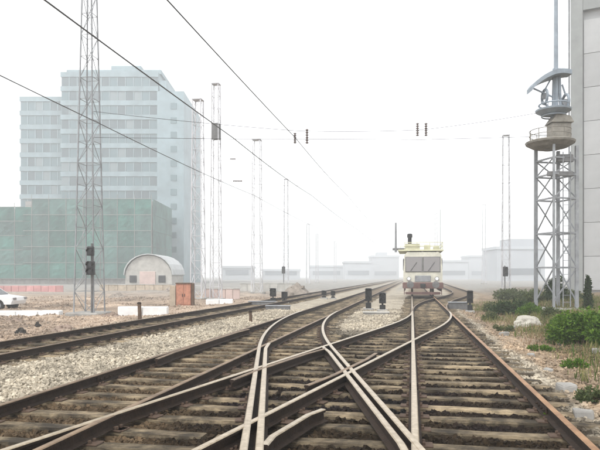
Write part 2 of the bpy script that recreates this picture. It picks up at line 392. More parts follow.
def check_rail(key, o, d0, d1, own, dz, head, flare):
    P = clip_d(offset(resample(PATH[key], .3), o), d0, d1); n = len(P)
    fl = np.zeros(n); m = min(4, n//3); fl[:m] = np.linspace(.06, 0, m); fl[-m:] = np.linspace(0, .06, m)
    add_rail(offset(P, 0) + (offset(P, 1)-P)*(fl*flare)[:,None], own, dz, head, 'check_rail')
check_rail('S', GAUGE-.135, 4.2, 12.6, 'C', .0085, 'head_pale', -1)
check_rail('S', -GAUGE+.135, 3.6, 13.4, 'C', .0085, 'head_pale', 1)
check_rail('X', GAUGE-.13, 7.8, 11.6, 'C', .0105, 'head_dull', -1)
check_rail('X', -GAUGE+.13, 8.4, 12.2, 'C', .0105, 'head_dull', 1)
check_rail('X', GAUGE+.42, 5.2, 6.9, 'C', .0015, 'head_pale', 1)
check_rail('L1', -GAUGE+.13, 10.5, 16.5, 'L1', .0115, 'head_dull', 1)

# fishplates at the rail joints close by
fp = MB()
for s in (-1, 1):
    fp.cbox(-.27, .27, s*.022-.012, s*.022+.012, .030, .094, .006)
    for q in (-.2, -.075, .075, .2): fp.tube([(q, s*.030, .06), (q, s*.058, .06)], .014, 6)
fp_me = fp.mesh('fishplate', M['rust'])
def joint(P, par, d, dz=0):
    i = int(np.argmin(np.abs(P[:,1]-d))); i = max(1, min(len(P)-2, i)); t = P[i+1]-P[i-1]
    p = np.array([np.interp(d, P[:,1], P[:,0]), d]); link('fishplate', fp_me, par, (p[0], p[1], BASE+dz), math.atan2(t[1], t[0]))
for (i, d) in ((0,9.2),(1,11.8),(0,21.7),(1,24.3),(4,8.4),(5,7.1),(5,16.0),(4,20.9),(2,18.4),(3,19.6),(2,30.9),(3,32.1),(5,28.5)):
    joint(RAILS[i][0], RAILS[i][1], d)

# sleepers: rows square to the main tracks, joined into long bearers where tracks overlap
def sleeper_mesh(L, seed):
    r = random.Random(seed); b = MB(); n = max(3, int(L/.6)); w = .105; c = .018
    vs = []
    for i in range(n+1):
        x = -L/2 + L*i/n; j = lambda q: r.uniform(-q, q); ww = w + j(.008); t = .03 + j(.006) - (.012 if i in (0, n) else 0)
        e = j(.012) if i in (0, n) else 0
        vs += [(x+e,-ww,-.13),(x+e,-ww,t-c-abs(j(.012))),(x+e,-ww+c+abs(j(.01)),t),(x+e,ww-c-abs(j(.01)),t),(x+e,ww,t-c-abs(j(.012))),(x+e,ww,-.13)]
    fs = []
    for i in range(n):
        for k in range(5): fs.append((i*6+k, (i+1)*6+k, (i+1)*6+k+1, i*6+k+1))
    fs += [(0,1,2,3,4,5), tuple(n*6+k for k in (5,4,3,2,1,0))]
    return b.add(vs, fs).mesh('sleeper', M['timber'])
STD = [sleeper_mesh(2.5, s) for s in range(6)]
tp = MB(); tp.cbox(-.17, .17, -.08, .08, .0, .014, .006)
for s in (-1, 1):
    for q in (-.045, .045): tp.cbox(s*.082-.016, s*.082+.016, q-.014, q+.014, .012, .045, .005)
tp_me = tp.mesh('tie_plate', M['plate'])
RECT = []
RAB = [(np.array([ab(*p) for p in P]), o) for P, o in RAILS if o.name.startswith('rail')]
ang = -TH
for row, a in enumerate(np.arange(3.0, 47, .585)):
    ivs = []
    for k in ('L1','R','X','S','T','L2'):
        b = float(b_at(k, np.array([a]))[0])
        if b < 1e3: ivs.append([b-1.25, b+1.25, {k}])
    ivs.sort(key=lambda q: q[0]); mg = []
    for iv in ivs:
        if mg and iv[0] < mg[-1][1] + .12: mg[-1][1] = max(mg[-1][1], iv[1]); mg[-1][2] |= iv[2]
        else: mg.append(iv)
    for b0, b1, ks in mg:
        Ln = b1-b0; own = TRK[next(iter(ks))] if len(ks) == 1 else (TRK['C'] if ks & {'X','S'} else TRK['T'])
        k = max(1, math.ceil(Ln/4.7)); cuts = [b0 + Ln*i/k + (random.uniform(-.5, .5) if 0 < i < k else 0) for i in range(k+1)]
        for i in range(k):
            c0, c1 = cuts[i] + (.03 if i else 0), cuts[i+1] - (.03 if i < k-1 else 0)
            me = STD[row % 6] if abs(c1-c0-2.5) < .02 else sleeper_mesh(c1-c0+random.uniform(-.08,.08), row*9+i)
            aa = a + random.uniform(-.05, .05); x, y = xy(aa, (c0+c1)/2 + random.uniform(-.05, .05)); da = random.uniform(-.02, .02)
            s = link('sleeper', me, own, (x, y, random.uniform(-.012, .0)), ang+da)
            RECT.append((x, y, ang+da, (c1-c0)/2, .12))
            if a < 19:
                for Q, ro in RAB:
                    if Q[0,0] < aa < Q[-1,0]:
                        rb = np.interp(aa, Q[:,0], Q[:,1])
                        if c0+.1 < rb < c1-.1:
                            px, py = xy(aa, rb); u = (px-x)*math.cos(ang+da) + (py-y)*math.sin(ang+da)
                            j = min(len(Q)-2, max(0, int(np.searchsorted(Q[:,0], aa))-1)); sl = math.atan2(Q[j+1,1]-Q[j,1], Q[j+1,0]-Q[j,0])
                            link('tie_plate', tp_me, s, (u, 0, .0305), -sl)

# loose ballast stones
def scatter(n, d0, d1, x0, x1):
    y = rng.uniform(d0, d1, n); x = rng.uniform(x0, x1, n); return x, y
def stones(name, x, y, smin, smax, zoff, colmul=None):
    n = len(x); s = rng.uniform(smin, smax, n)
    base = np.array([(-1,-1,-1),(1,-1,-1),(1,1,-1),(-1,1,-1),(-1,-1,1),(1,-1,1),(1,1,1),(-1,1,1)], float)
    v = base[None]*rng.uniform(.35, 1.0, (n,8,3)) * (s[:,None]*rng.uniform(.55, 1.0, (n,3)))[:,None,:]
    # random turn
    q = rng.normal(size=(n,4)); q /= np.linalg.norm(q, axis=1)[:,None]; w_, a_, b_, c_ = q.T
    Rm = np.stack([np.stack([1-2*(b_*b_+c_*c_),2*(a_*b_-c_*w_),2*(a_*c_+b_*w_)],-1), np.stack([2*(a_*b_+c_*w_),1-2*(a_*a_+c_*c_),2*(b_*c_-a_*w_)],-1), np.stack([2*(a_*c_-b_*w_),2*(b_*c_+a_*w_),1-2*(a_*a_+b_*b_)],-1)],1)
    v = np.einsum('nij,nkj->nki', Rm, v)
    z = height(x, y) + s*rng.uniform(-.1, .5, n) + zoff
    v += np.stack([x, y, z], -1)[:,None,:]
    f0 = np.array([(0,3,2),(0,2,1),(4,5,6),(4,6,7),(0,1,5),(0,5,4),(1,2,6),(1,6,5),(2,3,7),(2,7,6),(3,0,4),(3,4,7)])
    f = (f0[None] + (np.arange(n)*8)[:,None,None]).reshape(-1,3)
    me = np_mesh(name, v.reshape(-1,3), f, M['stone'])
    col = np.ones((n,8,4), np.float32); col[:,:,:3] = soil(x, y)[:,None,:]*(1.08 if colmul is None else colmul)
    ca = me.color_attributes.new('soil', 'FLOAT_COLOR', 'POINT'); ca.data.foreach_set('color', col.ravel())
    return link(name, me)
def clear(x, y):
    ok = np.ones(len(x), bool)
    for (cx, cy_, an, hl, hw) in RECT:
        dx, dy = x-cx, y-cy_; u = dx*math.cos(an)+dy*math.sin(an); v = -dx*math.sin(an)+dy*math.cos(an)
        ok &= ~((np.abs(u) < hl+.01) & (np.abs(v) < hw+.012) & (rng.random(len(x)) < .975))
    a, b = ab(x, y)
    for P, o in RAILS:
        Q = np.array([ab(*p) for p in P]); rb = np.interp(a, Q[:,0], Q[:,1]); ins = (a > Q[0,0]) & (a < Q[-1,0])
        ok &= ~(ins & (np.abs(b-rb) < .085))
    return ok
parts = []
for (n, d0, d1, sp) in ((30000, 3.8, 8, .75), (46000, 8, 15, .72), (56000, 15, 30, .68)):
    y = d0 + (d1-d0)*rng.random(n)**.85; x = y*rng.uniform(-sp, sp, n)
    a, b, near, dl, dr = field(x, y)
    k = clear(x, y) & ((dr < 1.25) | ((rng.random(n) < .28) & (dr < 6))) & ((dl > -1.7) | ((rng.random(n) < .3) & (dl > -6)))
    parts.append((x[k], y[k]))
x = np.concatenate([p[0] for p in parts]); y = np.concatenate([p[1] for p in parts])
tag(stones('ballast', x, y, .022, .046, 0), 'crushed stone ballast between and beside the tracks', 'ballast', kind='stuff')

# ------------------------------------------------------------------ lattice masts
def lattice(par, z0, H, w0, w1, bays, leg, brace, m, singly=True, ang0=0.0, mb_m=None):
    """four tapering angle legs with X bracing; singly = every brace is an object"""
    def cor(i, t):
        q = math.pi/4 + i*math.pi/2 + ang0; r = (w0 + (w1-w0)*t)/math.sqrt(2)
        return Vector((r*math.cos(q), r*math.sin(q), z0 + H*t))
    for i in range(4): MB().bar(cor(i,0), cor(i,1), leg).build('leg', m, par)
    allb = MB()
    for k in range(bays):
        # bays get shorter towards the top as the mast narrows
        t0, t1 = 1-(1-k/bays)**1.0, 1-(1-(k+1)/bays)**1.0
        for i in range(4):
            j = (i+1) % 4
            segs = [(cor(i,t0), cor(j,t1))] if (k+i) % 2 else [(cor(j,t0), cor(i,t1))]
            segs.append((cor(i,t1), cor(j,t1)))
            for p, q in segs:
                if singly: MB().bar(p, q, brace, brace*.6).build('brace', mb_m or m, par)
                else: allb.bar(p, q, brace, brace*.6)
    if not singly: tag(allb.build('bracing', mb_m or m, par), kind='stuff')
def mast(x, y, H, w0, w1, bays, label, singly=False, leg=.09, brace=.05, m='galv_glare', group='lattice masts beside the tracks', top_box=False):
    z = gz(x, y); t = empty('lattice_mast', (x, y, z), label, 'mast', group, -TH)
    MB().cbox(-w0*.8, w0*.8, -w0*.8, w0*.8, -.3, .22, .05).build('footing', M['conc_d'], t)
    lattice(t, .2, H, w0, w1, bays, leg, brace, M[m], singly)
    MB().cbox(-w1*.6, w1*.6, -w1*.6, w1*.6, H+.19, H+.27, .02).build('cap_plate', M[m], t)
    return t
def at(px, y, py=None):
    """a place on the scene plan seen at photo column px and depth y (and its height for photo row py)"""
    x = (px-300)/600*y
    return (x, y) if py is None else (x, y, CAM_Z + (276-py)/600*y)
m1 = mast(*at(89.5,27.5), 17.5, .98, .36, 18, 'tall lattice mast carrying a black signal in front of the netted building', True, .05, .026, 'galv')
mast(*at(198,48), 15.8, .92, .66, 16, 'wide lattice mast just right of the tall glass building', False, .07, .038)
t = mast(*at(216,46), 16.4, .72, .5, 18, 'narrow lattice mast with a dark box near its top, right of the building', False, .06, .035)
bx = MB().cbox(-.3,.3,-.3,.3,12.4,13.6,.04).build('equipment_box', M['galv_dark'], t)
mast(*at(257,63), 15.9, .95, .75, 16, 'lattice mast standing alone between the dwarf signals and the narrow mast', False, .07, .038)
mast(*at(286,88), 15.8, .7, .5, 16, 'faint lattice mast above the left pair of dwarf signals', False, .07, .042)
mast(*at(308,128), 12.6, .7, .5, 12, 'short distant lattice mast near the vanishing point of the tracks', False, .09, .05)
mast(*at(317,150), 12.0, .6, .45, 12, 'most distant thin lattice mast left of the rail vehicle', False, .09, .05)
mast(*at(335,165), 11, .6, .45, 12, 'tiny pale mast between the tracks and the rail vehicle', False, .09, .05)
m7 = mast(*at(506,63), 16.0, .8, .6, 16, 'lattice mast with a small signal rising behind the green hedge', False, .07, .042)
mast(*at(484,118), 15.4, .7, .5, 14, 'faint far lattice mast left of the hedge mast', False, .07, .038)
mast(*at(436,110), 13.0, .5, .4, 14, 'very faint thin mast behind the cream rail vehicle', False, .09, .05)

# ------------------------------------------------------------------ tall tower with round galleries, right
tx, ty = at(556, 26.5); tz = gz(tx, ty)
t = empty('gallery_tower', (tx, ty, tz), 'steel tower with round galleries in front of the pale grey building', 'tower', None, 0)
MB().cbox(-.95,.95,-.95,.95,-.35,.12,.05).build('footing', M['conc_d'], t)
ZG = at(550, 26.5, 150)[2] - tz
def cor(i, z, w=1.18): q = math.pi/4 + i*math.pi/2 + .28; return Vector((w/math.sqrt(2)*math.cos(q), w/math.sqrt(2)*math.sin(q), z))
for i in range(4): MB().bar(cor(i,.1), cor(i,ZG+.1), .13 if i != 2 else .09).build('leg', M['galv'], t)
lv = [.4, 1.9, 3.4, 4.9, ZG-1.15, ZG-.45]
for a0, a1 in zip(lv[:-1], lv[1:]):
    for i in range(4):
        j = (i+1) % 4
        MB().bar(cor(i,a1), cor(j,a1), .07, .07).build('brace', M['galv'], t)
        MB().bar(cor(i,a0), cor(j,a1), .045).build('brace', M['galv'], t)
MB().cbox(-.62,.45,-.7,-.5,ZG-1.25,ZG-1.05,.02).build('cross_beam', M['galv_dark'], t)
MB().cbox(-.2,.5,-.62,-.4,ZG-.62,ZG-.3,.03).build('cross_beam', M['galv_dark'], t)
for s in (-.16, .16): MB().bar((.2+s,-.62,.2),(.2+s,-.62,ZG-.2),.035).build('ladder_rail', M['galv'], t)
for k in range(22): MB().bar((.04,-.62,.4+k*.3),(.36,-.62,.4+k*.3),.022).build('ladder_rung', M['galv'], t)
gal = MB().lathe([(.35,0),(.75,.10),(1.02,.26),(1.05,.34),(.98,.38),(.2,.38)], 28, (-.26,0,ZG)).build('gallery', M['brown_steel'], t)
def ring(cx, cz, r, tr, tilt=0, n=28, a0=0, a1=2*math.pi):
    return [(cx + r*math.cos(q)*math.cos(tilt), r*math.sin(q), cz - r*math.cos(q)*math.sin(tilt)) for q in np.linspace(a0, a1, n)]
for h in (.45, .85): MB().tube(ring(-.26, ZG+.38+h*.55, .86, .02), .018, 6, False).build('hand_rail', M['brown_steel'], t)
for k in range(10):
    q = k*2*math.pi/10; MB().bar((-.26+.86*math.cos(q),.86*math.sin(q),ZG+.36),(-.26+.86*math.cos(q),.86*math.sin(q),ZG+.86),.028).build('rail_post', M['brown_steel'], t)
MB().cbox(-.30,.55,-.32,.32,ZG+.38,ZG+1.15,.05).build('equipment_box', M['brown_steel'], t)
MB().prism([(-.36,ZG+1.15),(.62,ZG+1.15),(.46,ZG+1.42),(-.1,ZG+1.52)], -.4, .4).build('box_roof', M['brown_steel'], t)
for s in (-.14, .22): MB().bar((s,0,ZG+1.3),(s*.6,0,ZG+3.6),.10).build('upper_post', M['galv_blue'], t)
for k in range(4): MB().bar((-.13,0,ZG+1.5+k*.5),(.2,0,ZG+1.75+k*.5),.05).build('upper_brace', M['galv_blue'], t)
MB().lathe([(.15,0),(.5,.06),(.74,.2),(.76,.27),(.68,.3),(.1,.3)], 24, (-.12,0,ZG+1.5)).build('upper_gallery', M['galv_blue'], t)
# curved hood over the lamps: a bent, thick strip
hood = MB(); n = 16
pts = [( -1.18 + 1.78*k/n, ZG+2.72 + .86*math.sin(math.pi*.5*(k/n)**.75) - .10*(k/n)) for k in range(n+1)]
for k in range(n):
    (xa,za),(xb,zb) = pts[k], pts[k+1]; wy0 = .25+.3*math.sin(math.pi*min(1,(k+.6)/n)); wy1 = .25+.3*math.sin(math.pi*min(1,(k+1.6)/n))
    hood.add([(xa,-wy0,za),(xa,wy0,za),(xb,wy1,zb),(xb,-wy1,zb),(xa,-wy0,za-.2),(xa,wy0,za-.2),(xb,wy1,zb-.2),(xb,-wy1,zb-.2)],
             [(0,3,2,1),(4,5,6,7),(0,4,7,3),(1,2,6,5)] + ([(0,1,5,4)] if k == 0 else []) + ([(3,7,6,2)] if k == n-1 else []))
hood.build('curved_hood', M['galv_blue'], t)
for cx, cz, r in ((-.5, ZG+2.35, .30), (.42, ZG+2.1, .34)):
    l = MB().tube(ring(cx, cz, r, .05, R_(90), 24), .065, 8, False); o = l.build('lamp_ring', M['galv_blue'], t); 
    o.rotation_euler = (0,0,0)
    MB().bar((cx,0,cz+r),(cx+(.25 if cx<0 else -.15),0,cz+r+.45),.06).build('lamp_bracket', M['galv_blue'], t)
    MB().tube([(cx,-.05,cz),(cx,.12,cz)],[r*.45,r*.3],14).build('lamp', M['galv'], t)
MB().bar((-.1,0,ZG+1.75),(-.62,0,ZG+2.12),.07).build('lamp_bracket', M['galv_blue'], t)
MB().bar((.1,0,ZG+1.6),(.5,0,ZG+1.8),.07).build('lamp_bracket', M['galv_blue'], t)
for zz, rr in ((ZG+1.75,.62),(ZG+2.0,.62),(ZG+1.5,.5)): MB().tube(ring(-.1, zz, rr, .03), .032, 6, False).build('hoop', M['galv_blue'], t)
for k in range(8):
    qa = k*2*math.pi/8; MB().bar((-.1+.62*math.cos(qa),.62*math.sin(qa),ZG+1.72),(-.1+.62*math.cos(qa),.62*math.sin(qa),ZG+2.02),.03).build('hoop_post', M['galv_blue'], t)
    if k % 2: MB().bar((-.1+.62*math.cos(qa),.62*math.sin(qa),ZG+1.74),(0,0,ZG+1.6),.04).build('hoop_arm', M['galv_blue'], t)
MB().bar((-1.0,0,ZG+2.72),(-.05,0,ZG+2.3),.06).build('hood_strut', M['galv_blue'], t)
MB().tube([(0,0,ZG+1.2),(0,0,ZG+9)],[.10,.075],10).build('top_pole', M['galv_blue'], t)

# ------------------------------------------------------------------ overhead wires, head spans and insulators
def wire(pts, r, label, name='overhead_wire', sag=0.0, n=14, group='overhead wires'):
    P = []
    for p, q in zip(pts[:-1], pts[1:]):
        p, q = Vector(p), Vector(q)
        for k in range(n + (1 if q == Vector(pts[-1]) else 0)):
            s = k/n; v = p.lerp(q, s); v.z -= sag*4*s*(1-s); P.append(v)
    o = MB().tube(P, r, 6).build(name, M['wire'], smooth=True); return tag(o, label, 'wire', group)
WZ = 7.97
wire([(-3.1-.21*18,-4.3,WZ+.4), (-.2,27.5,WZ), (3.7,47,WZ), (10.3,80,WZ), (24.3,150,WZ)], .017, 'dark overhead wire running down from top centre-left towards the vanishing point', sag=.12)
wire([(-5.88-.204*18,-4.3,WZ+.3), (-3.05,27.5,WZ), (.9,47,WZ), (7.5,80,WZ), (21.5,150,WZ)], .021, 'thick overhead wire slanting down across the right half of the glass building', sag=.12)
wire([(-9.3-.19*22,-3.4,WZ+.2), (-8.35,25.2,WZ+.05), (-3.6,47,WZ), (2.5,80,WZ), (16,150,WZ)], .018, 'lowest overhead wire, slanting in from the left edge to the near mast', sag=.1)
def insulator(p, axis='v', L=.42, label=None):
    o = MB(); prof = []
    for k in range(6): prof += [(.035, k*L/6), (.085, k*L/6+L*.06), (.03, k*L/6+L*.12)]
    o.lathe(prof, 12)
    b = o.build('insulator', M['insul'], None, p, smooth=True)
    if axis == 'h': b.rotation_euler = (0, R_(90), 0)
    return tag(b, label, 'insulator', 'insulators on the wires across the tracks')
xa, ya, za = at(295, 27.5, 139); insulator((xa, ya, za-.2), 'v', .5, 'brown insulator at the end of the central wire, left of a close pair')
xa, ya, za = at(307, 27.5, 136); insulator((xa, ya, za-.35), 'v', .7, 'taller brown insulator just right of the central wire')
xa, ya, za = at(417.5, 27.5, 129); insulator((xa, ya, za-.32), 'v', .62, 'left one of two insulators high above the rail vehicle')
xa, ya, za = at(426, 27.5, 129); insulator((xa, ya, za-.32), 'v', .62, 'right one of two insulators high above the rail vehicle')
xa, ya, za = at(233, 46.5, 181); insulator((xa, ya, za), 'h', .75, 'faint horizontal insulator right of the narrow mast, lower one')
xa, ya, za = at(230, 46.5, 159); insulator((xa, ya, za), 'h', .45, 'faint small insulator right of the narrow mast, upper one')
wire([(at(92,27.5)[0],27.5,9.2), (-.1,27.5,8.3), (5.6,27.5,8.35), (tx,27.5,9.2)], .011, 'thin upper cross wire spanning from the near mast to the gallery tower', 'cross_wire', .05, 8)
wire([(at(92,27.5)[0],27.5,8.0), (-3.05,27.5,7.93), (-.2,27.5,7.93), (5.6,27.5,7.9), (tx,27.5,8.05)], .011, 'thin lower cross wire spanning from the near mast to the gallery tower', 'cross_wire', 0, 6)
wire([(at(216,46.5)[0],46.5,(276-159)/600*46.5+1.65), (-5.2,46.5,(276-160)/600*46.5+1.6), (2,46.5,9.7), (19,46.5,10.4)], .011, 'thin upper cross wire at the narrow mast', 'cross_wire', .1, 8)
wire([(at(216,46.5)[0],46.5,(276-181)/600*46.5+1.65), (2,46.5,8.6), (19,46.5,9.0)], .011, 'thin lower cross wire at the narrow mast', 'cross_wire', .1, 8)

# ------------------------------------------------------------------ signals
def head(par, x, z, w, h, y=0, lenses=2):
    b = MB().cbox(x-w/2, x+w/2, y-.10, y+.12, z-h/2, z+h/2, .04).build('signal_head', M['black'], par)
    for k in range(lenses):
        zz = z + h*(.25-.5*k/max(1,lenses-1)) if lenses > 1 else z
        MB().tube([(x,y-.115,zz),(x,y-.105,zz)], w*.27, 14).build('lens', M['glass_d'], b)
        hd = MB(); n = 10; r = w*.36
        for i in range(n):
            q0, q1 = R_(-20)+R_(220)*i/n, R_(-20)+R_(220)*(i+1)/n
            p = [(x+r*math.cos(q),zz+r*math.sin(q)) for q in (q0,q1)]
            hd.add([(p[0][0],y-.10,p[0][1]),(p[1][0],y-.10,p[1][1]),(p[1][0],y-.28,p[1][1]),(p[0][0],y-.28,p[0][1])], [(0,1,2,3),(3,2,1,0)])
        hd.build('hood', M['black'], b)
mx, my = at(90.5, 26.75); mz = gz(mx, my)
s = empty('colour_light_signal', (mx, my, mz), 'black two-headed signal fixed low on the tall lattice mast', 'signal')
z1, z2 = CAM_Z + (276-268)/600*26.75 - mz, CAM_Z + (276-251)/600*26.75 - mz
head(s, 0, z1, .36, .62, 0, 2); head(s, 0, z2, .3, .42, 0, 1)
MB().tube([(0,.18,0),(0,.18,z2+.35)], .05, 8).build('post', M['galv_dark'], s)
for zz in (z1, z2): MB().bar((0,.1,zz),(0,.45,zz),.06).build('bracket', M['galv_dark'], s)
def mast_signal(px, d, py, label):
    x, y = at(px, d); z = gz(x, y); s = empty('colour_light_signal', (x, y, z), label, 'signal', 'signals fixed to far masts')
    zz = CAM_Z + (276-py)/600*d - z
    head(s, 0, zz, .5, 1.0, 0, 2); MB().tube([(0,.2,0),(0,.2,zz+.6)], .06, 8).build('post', M['galv_dark'], s)
mast_signal(505.5, 62, 271.5, 'small dark signal on the mast behind the hedge')
mast_signal(283.5, 86, 270, 'small dark signal on the faint mast at centre left')
def dwarf(px, py, hpx, wpx, label, ndisc=2):
    d = 600*(CAM_Z+.02)/(py-276); x, y = at(px, d); z = gz(x, y); h = hpx/600*d; wd = wpx/600*d
    s = empty('dwarf_signal', (x, y, z), label, 'dwarf signal', 'dwarf signals beside the tracks', random.uniform(-.2,.2)-.1)
    MB().cbox(-wd*.75, wd*.75, -.18, .18, -.15, .09, .03).build('base', M['conc_d'], s)
    MB().tube([(0,0,.05),(0,0,h*.55)], .045, 8).build('post', M['black'], s)
    head(s, 0, h*.72, wd, h*.56, 0, ndisc)
    MB().prism([(-wd*.6,h*.99),(wd*.6,h*.99),(wd*.35,h*1.04),(-wd*.35,h*1.04)], -.16, .16).build('cap', M['black'], s)
    MB().cbox(-wd*.42, wd*.42, -.09, .1, .09, h*.36, .02).build('junction_box', M['black'], s)
dwarf(368.5, 310, 21, 6.5, 'taller dwarf signal, left of the pair left of the rail vehicle')
dwarf(382.5, 311, 18, 6.5, 'shorter dwarf signal, right of the pair left of the rail vehicle')
dwarf(470, 311, 21, 6, 'lone black dwarf signal right of the right-hand track')
dwarf(273, 302.5, 14, 6, 'dwarf signal, left one of the pair beside the far left track')
dwarf(284.5, 303.5, 11.5, 6, 'dwarf signal, right one of the pair beside the far left track')
dwarf(324, 299, 8, 5, 'distant dwarf signal, left of two near the vanishing point')
dwarf(333, 299, 8, 4.5, 'distant dwarf signal, right of two near the vanishing point')
# cable boxes and lever frames near the left pair
for px, py, L, hh, lab in ((262,305,1.5,.22,'low grey cable box lying left of the left dwarf signal pair'), (278,309,1.2,.16,'low grey cable box lying nearest the left dwarf signal pair'),
                           (458,309,.9,.35,'dark point machine box left of the lone dwarf signal'), (376,314,1.1,.10,'flat slab in front of the central dwarf signal pair')):
    d = 600*CAM_Z/(py-276); x, y = at(px, d); t = empty('cable_box', (x, y, gz(x,y)), lab, 'cable box', 'trackside boxes', -TH+.1)
    MB().cbox(-L/2, L/2, -.2, .2, -.05, hh, .03).build('box', M['galv_dark'] if 'slab' not in lab else M['conc_d'], t)
    MB().cbox(-L/2-.03, L/2+.03, -.23, .23, hh-.005, hh+.035, .012).build('lid', M['galv'] if 'slab' not in lab else M['conc'], t)
for px, py, hpx, wd, lab in ((139.5,322,19,.15,'brown wooden post standing beyond the far left track'), (250.5,321,9.5,.13,'short brown post in the pale ballast between the left tracks')):
    d = 600*CAM_Z/(py-276); x, y = at(px, d); h = hpx/600*d
    t = empty('wooden_post', (x, y, gz(x,y)), lab, 'post')
    MB().tube([(0,0,-.2),(.01,0,h*.5),(-.01,0,h)], [wd*.5,wd*.47,wd*.44], 9).build('shaft', M['dark_wood'], t)
    MB().lathe([(wd*.5,0),(wd*.54,.03),(wd*.3,.07)], 9, (-.01,0,h-.01)).build('cap', M['rust'], t)

# ------------------------------------------------------------------ rail vehicle on the right track
vy = 42.5; vx = RT[0] + RT[1]*vy
v = empty('rail_maintenance_car', (vx, vy, RAIL_TOP), 'cream rail maintenance car with a roof platform, standing on the straight track', 'rail vehicle', None, -math.atan(.186))
LN = 9.0
MB().cbox(-1.42,1.42,.05,LN,.62,1.0,.04).build('underframe', M['maroon'], v)
body = MB(); body.prism([(-1.36,1.0),(1.36,1.0),(1.38,1.6),(1.3,2.95),(1.12,3.18),(-1.12,3.18),(-1.3,2.95),(-1.38,1.6)], .35, LN-.3).build('body', M['cream'], v)
for (xa_, xb_) in ((-1.18,-.06),(.06,1.18)):
    f = MB().cbox(xa_-.05, xb_+.05, .315, .352, 1.75, 2.85, .01).build('windscreen', M['galv_dark'], v)
    MB().cbox(xa_, xb_, .29, .318, 1.80, 2.80, .008).build('pane', M['glass_cab'], f)
    xm = (xa_+xb_)/2; MB().bar((xm-.25,.27,1.82),(xm+.2,.27,2.45),.025).build('wiper', M['black'], f)
for s in (-1, 1):
    for k in range(4):
        y0 = 1.2 + k*1.8; xo = s*1.345
        f = MB().cbox(min(xo,xo+s*.05), max(xo,xo+s*.05), y0, y0+1.1, 1.85, 2.75, .01).build('side_window', M['galv_dark'], v)
        MB().cbox(min(xo+s*.04,xo+s*.07), max(xo+s*.04,xo+s*.07), y0+.06, y0+1.04, 1.91, 2.69, .008).build('pane', M['glass_cab'], f)
    l = MB().tube([(s*.98,.36,1.28),(s*.98,.29,1.28)], .15, 16).build('headlight', M['galv'], v)
    MB().tube([(s*.98,.292,1.28),(s*.98,.272,1.28)], .11, 16).build('lens', M['white'], l)
    b = MB().tube([(s*.88,.06,.86),(s*.88,-.36,.86)], .08, 12).build('buffer', M['black'], v)
    MB().lathe([(.05,0),(.23,.02),(.25,.05),(.1,.07)], 16).build('buffer_disc', M['galv_dark'], b).matrix_local = Matrix.Translation((s*.88,-.34,.86)) @ Matrix.Rotation(R_(90),4,'X')
    MB().bar((s*1.3,.1,.15),(s*1.3,.1,.65),.05).build('step_hanger', M['maroon'], v)
    MB().cbox(s*1.1-.22,s*1.1+.22,-.05,.22,.25,.29,.008).build('step', M['maroon'], v)
    MB().cbox(s*1.29-.02, s*1.29+.02, .6, LN-.6, .36, .66, .02).build('side_skirt', M['maroon'], v)
    for yy in (1.9, 6.9):
        wl = MB().lathe([(.1,-.07),(.40,-.07),(.46,-.065),(.46,-.04),(.42,-.03),(.42,.06),(.1,.06)], 24).build('wheel', M['rust'], v)
        wl.matrix_local = Matrix.Translation((s*GAUGE, yy, .415)) @ Matrix.Rotation(R_(90*s),4,'Y')
MB().cbox(-1.38,1.38,-.06,.09,.58,1.02,.03).build('buffer_beam', M['maroon'], v)
MB().cbox(-.18,.18,-.45,.0,.66,.94,.04).build('coupler', M['black'], v)
MB().cbox(-1.2,1.2,-.02,.06,.16,.34,.02).build('rail_guard', M['maroon'], v)
MB().cbox(-.55,.55,.28,.36,1.08,1.5,.02).build('grille', M['galv'], v)
pf = MB().cbox(-1.75,1.45,.5,6.5,3.27,3.37,.02).build('roof_platform', M['yellowgreen'], v)
for xx in (-1.0,0,1.0): MB().cbox(xx-.06,xx+.06,.6,6.4,3.17,3.28,.01).build('platform_support', M['galv_dark'], pf)
for zz in (3.62, 3.88): MB().tube([(-1.3,.55,zz),(1.4,.55,zz),(1.4,6.4,zz),(-1.7,6.4,zz)], .025, 6).build('hand_rail', M['yellowgreen'], pf)
for (xx, yy) in ((-1.3,.55),(-.4,.55),(.5,.55),(1.4,.55),(1.4,2.5),(1.4,4.4),(1.4,6.4),(-1.7,6.4)):
    MB().bar((xx,yy,3.36),(xx,yy,3.9),.04).build('rail_post', M['yellowgreen'], pf)
MB().cbox(-1.25,-.2,.6,.66,3.38,3.8,.01).build('toe_board', M['yellowgreen'], pf)
ex = MB().lathe([(.14,0),(.14,.5),(.19,.52),(.19,.74),(.12,.8)], 14).build('exhaust_stack', M['black'], v, (-.92,1.0,3.75)); 
MB().tube([(-.92,1.0,3.3),(-.92,1.0,3.8)], .1, 10).build('exhaust_pipe', M['galv_dark'], v)
cr = MB().tube([(-1.92,.9,3.2),(-1.92,.9,5.35)], [.09,.06], 10).build('crane_post', M['galv'], v)
MB().bar((-2.15,.9,3.42),(-1.2,.9,3.42),.16).build('outrigger', M['galv_dark'], v)
MB().cbox(.1,.55,.9,1.5,3.37,3.72,.03).build('roof_box', M['yellowgreen'], v)
MB().cbox(.75,1.2,1.0,1.4,3.37,3.6,.03).build('roof_box', M['yellowgreen'], v)
MB().tube([(1.3,2.0,3.2),(1.3,2.0,6.4)], .02, 6).build('aerial', M['galv'], v)

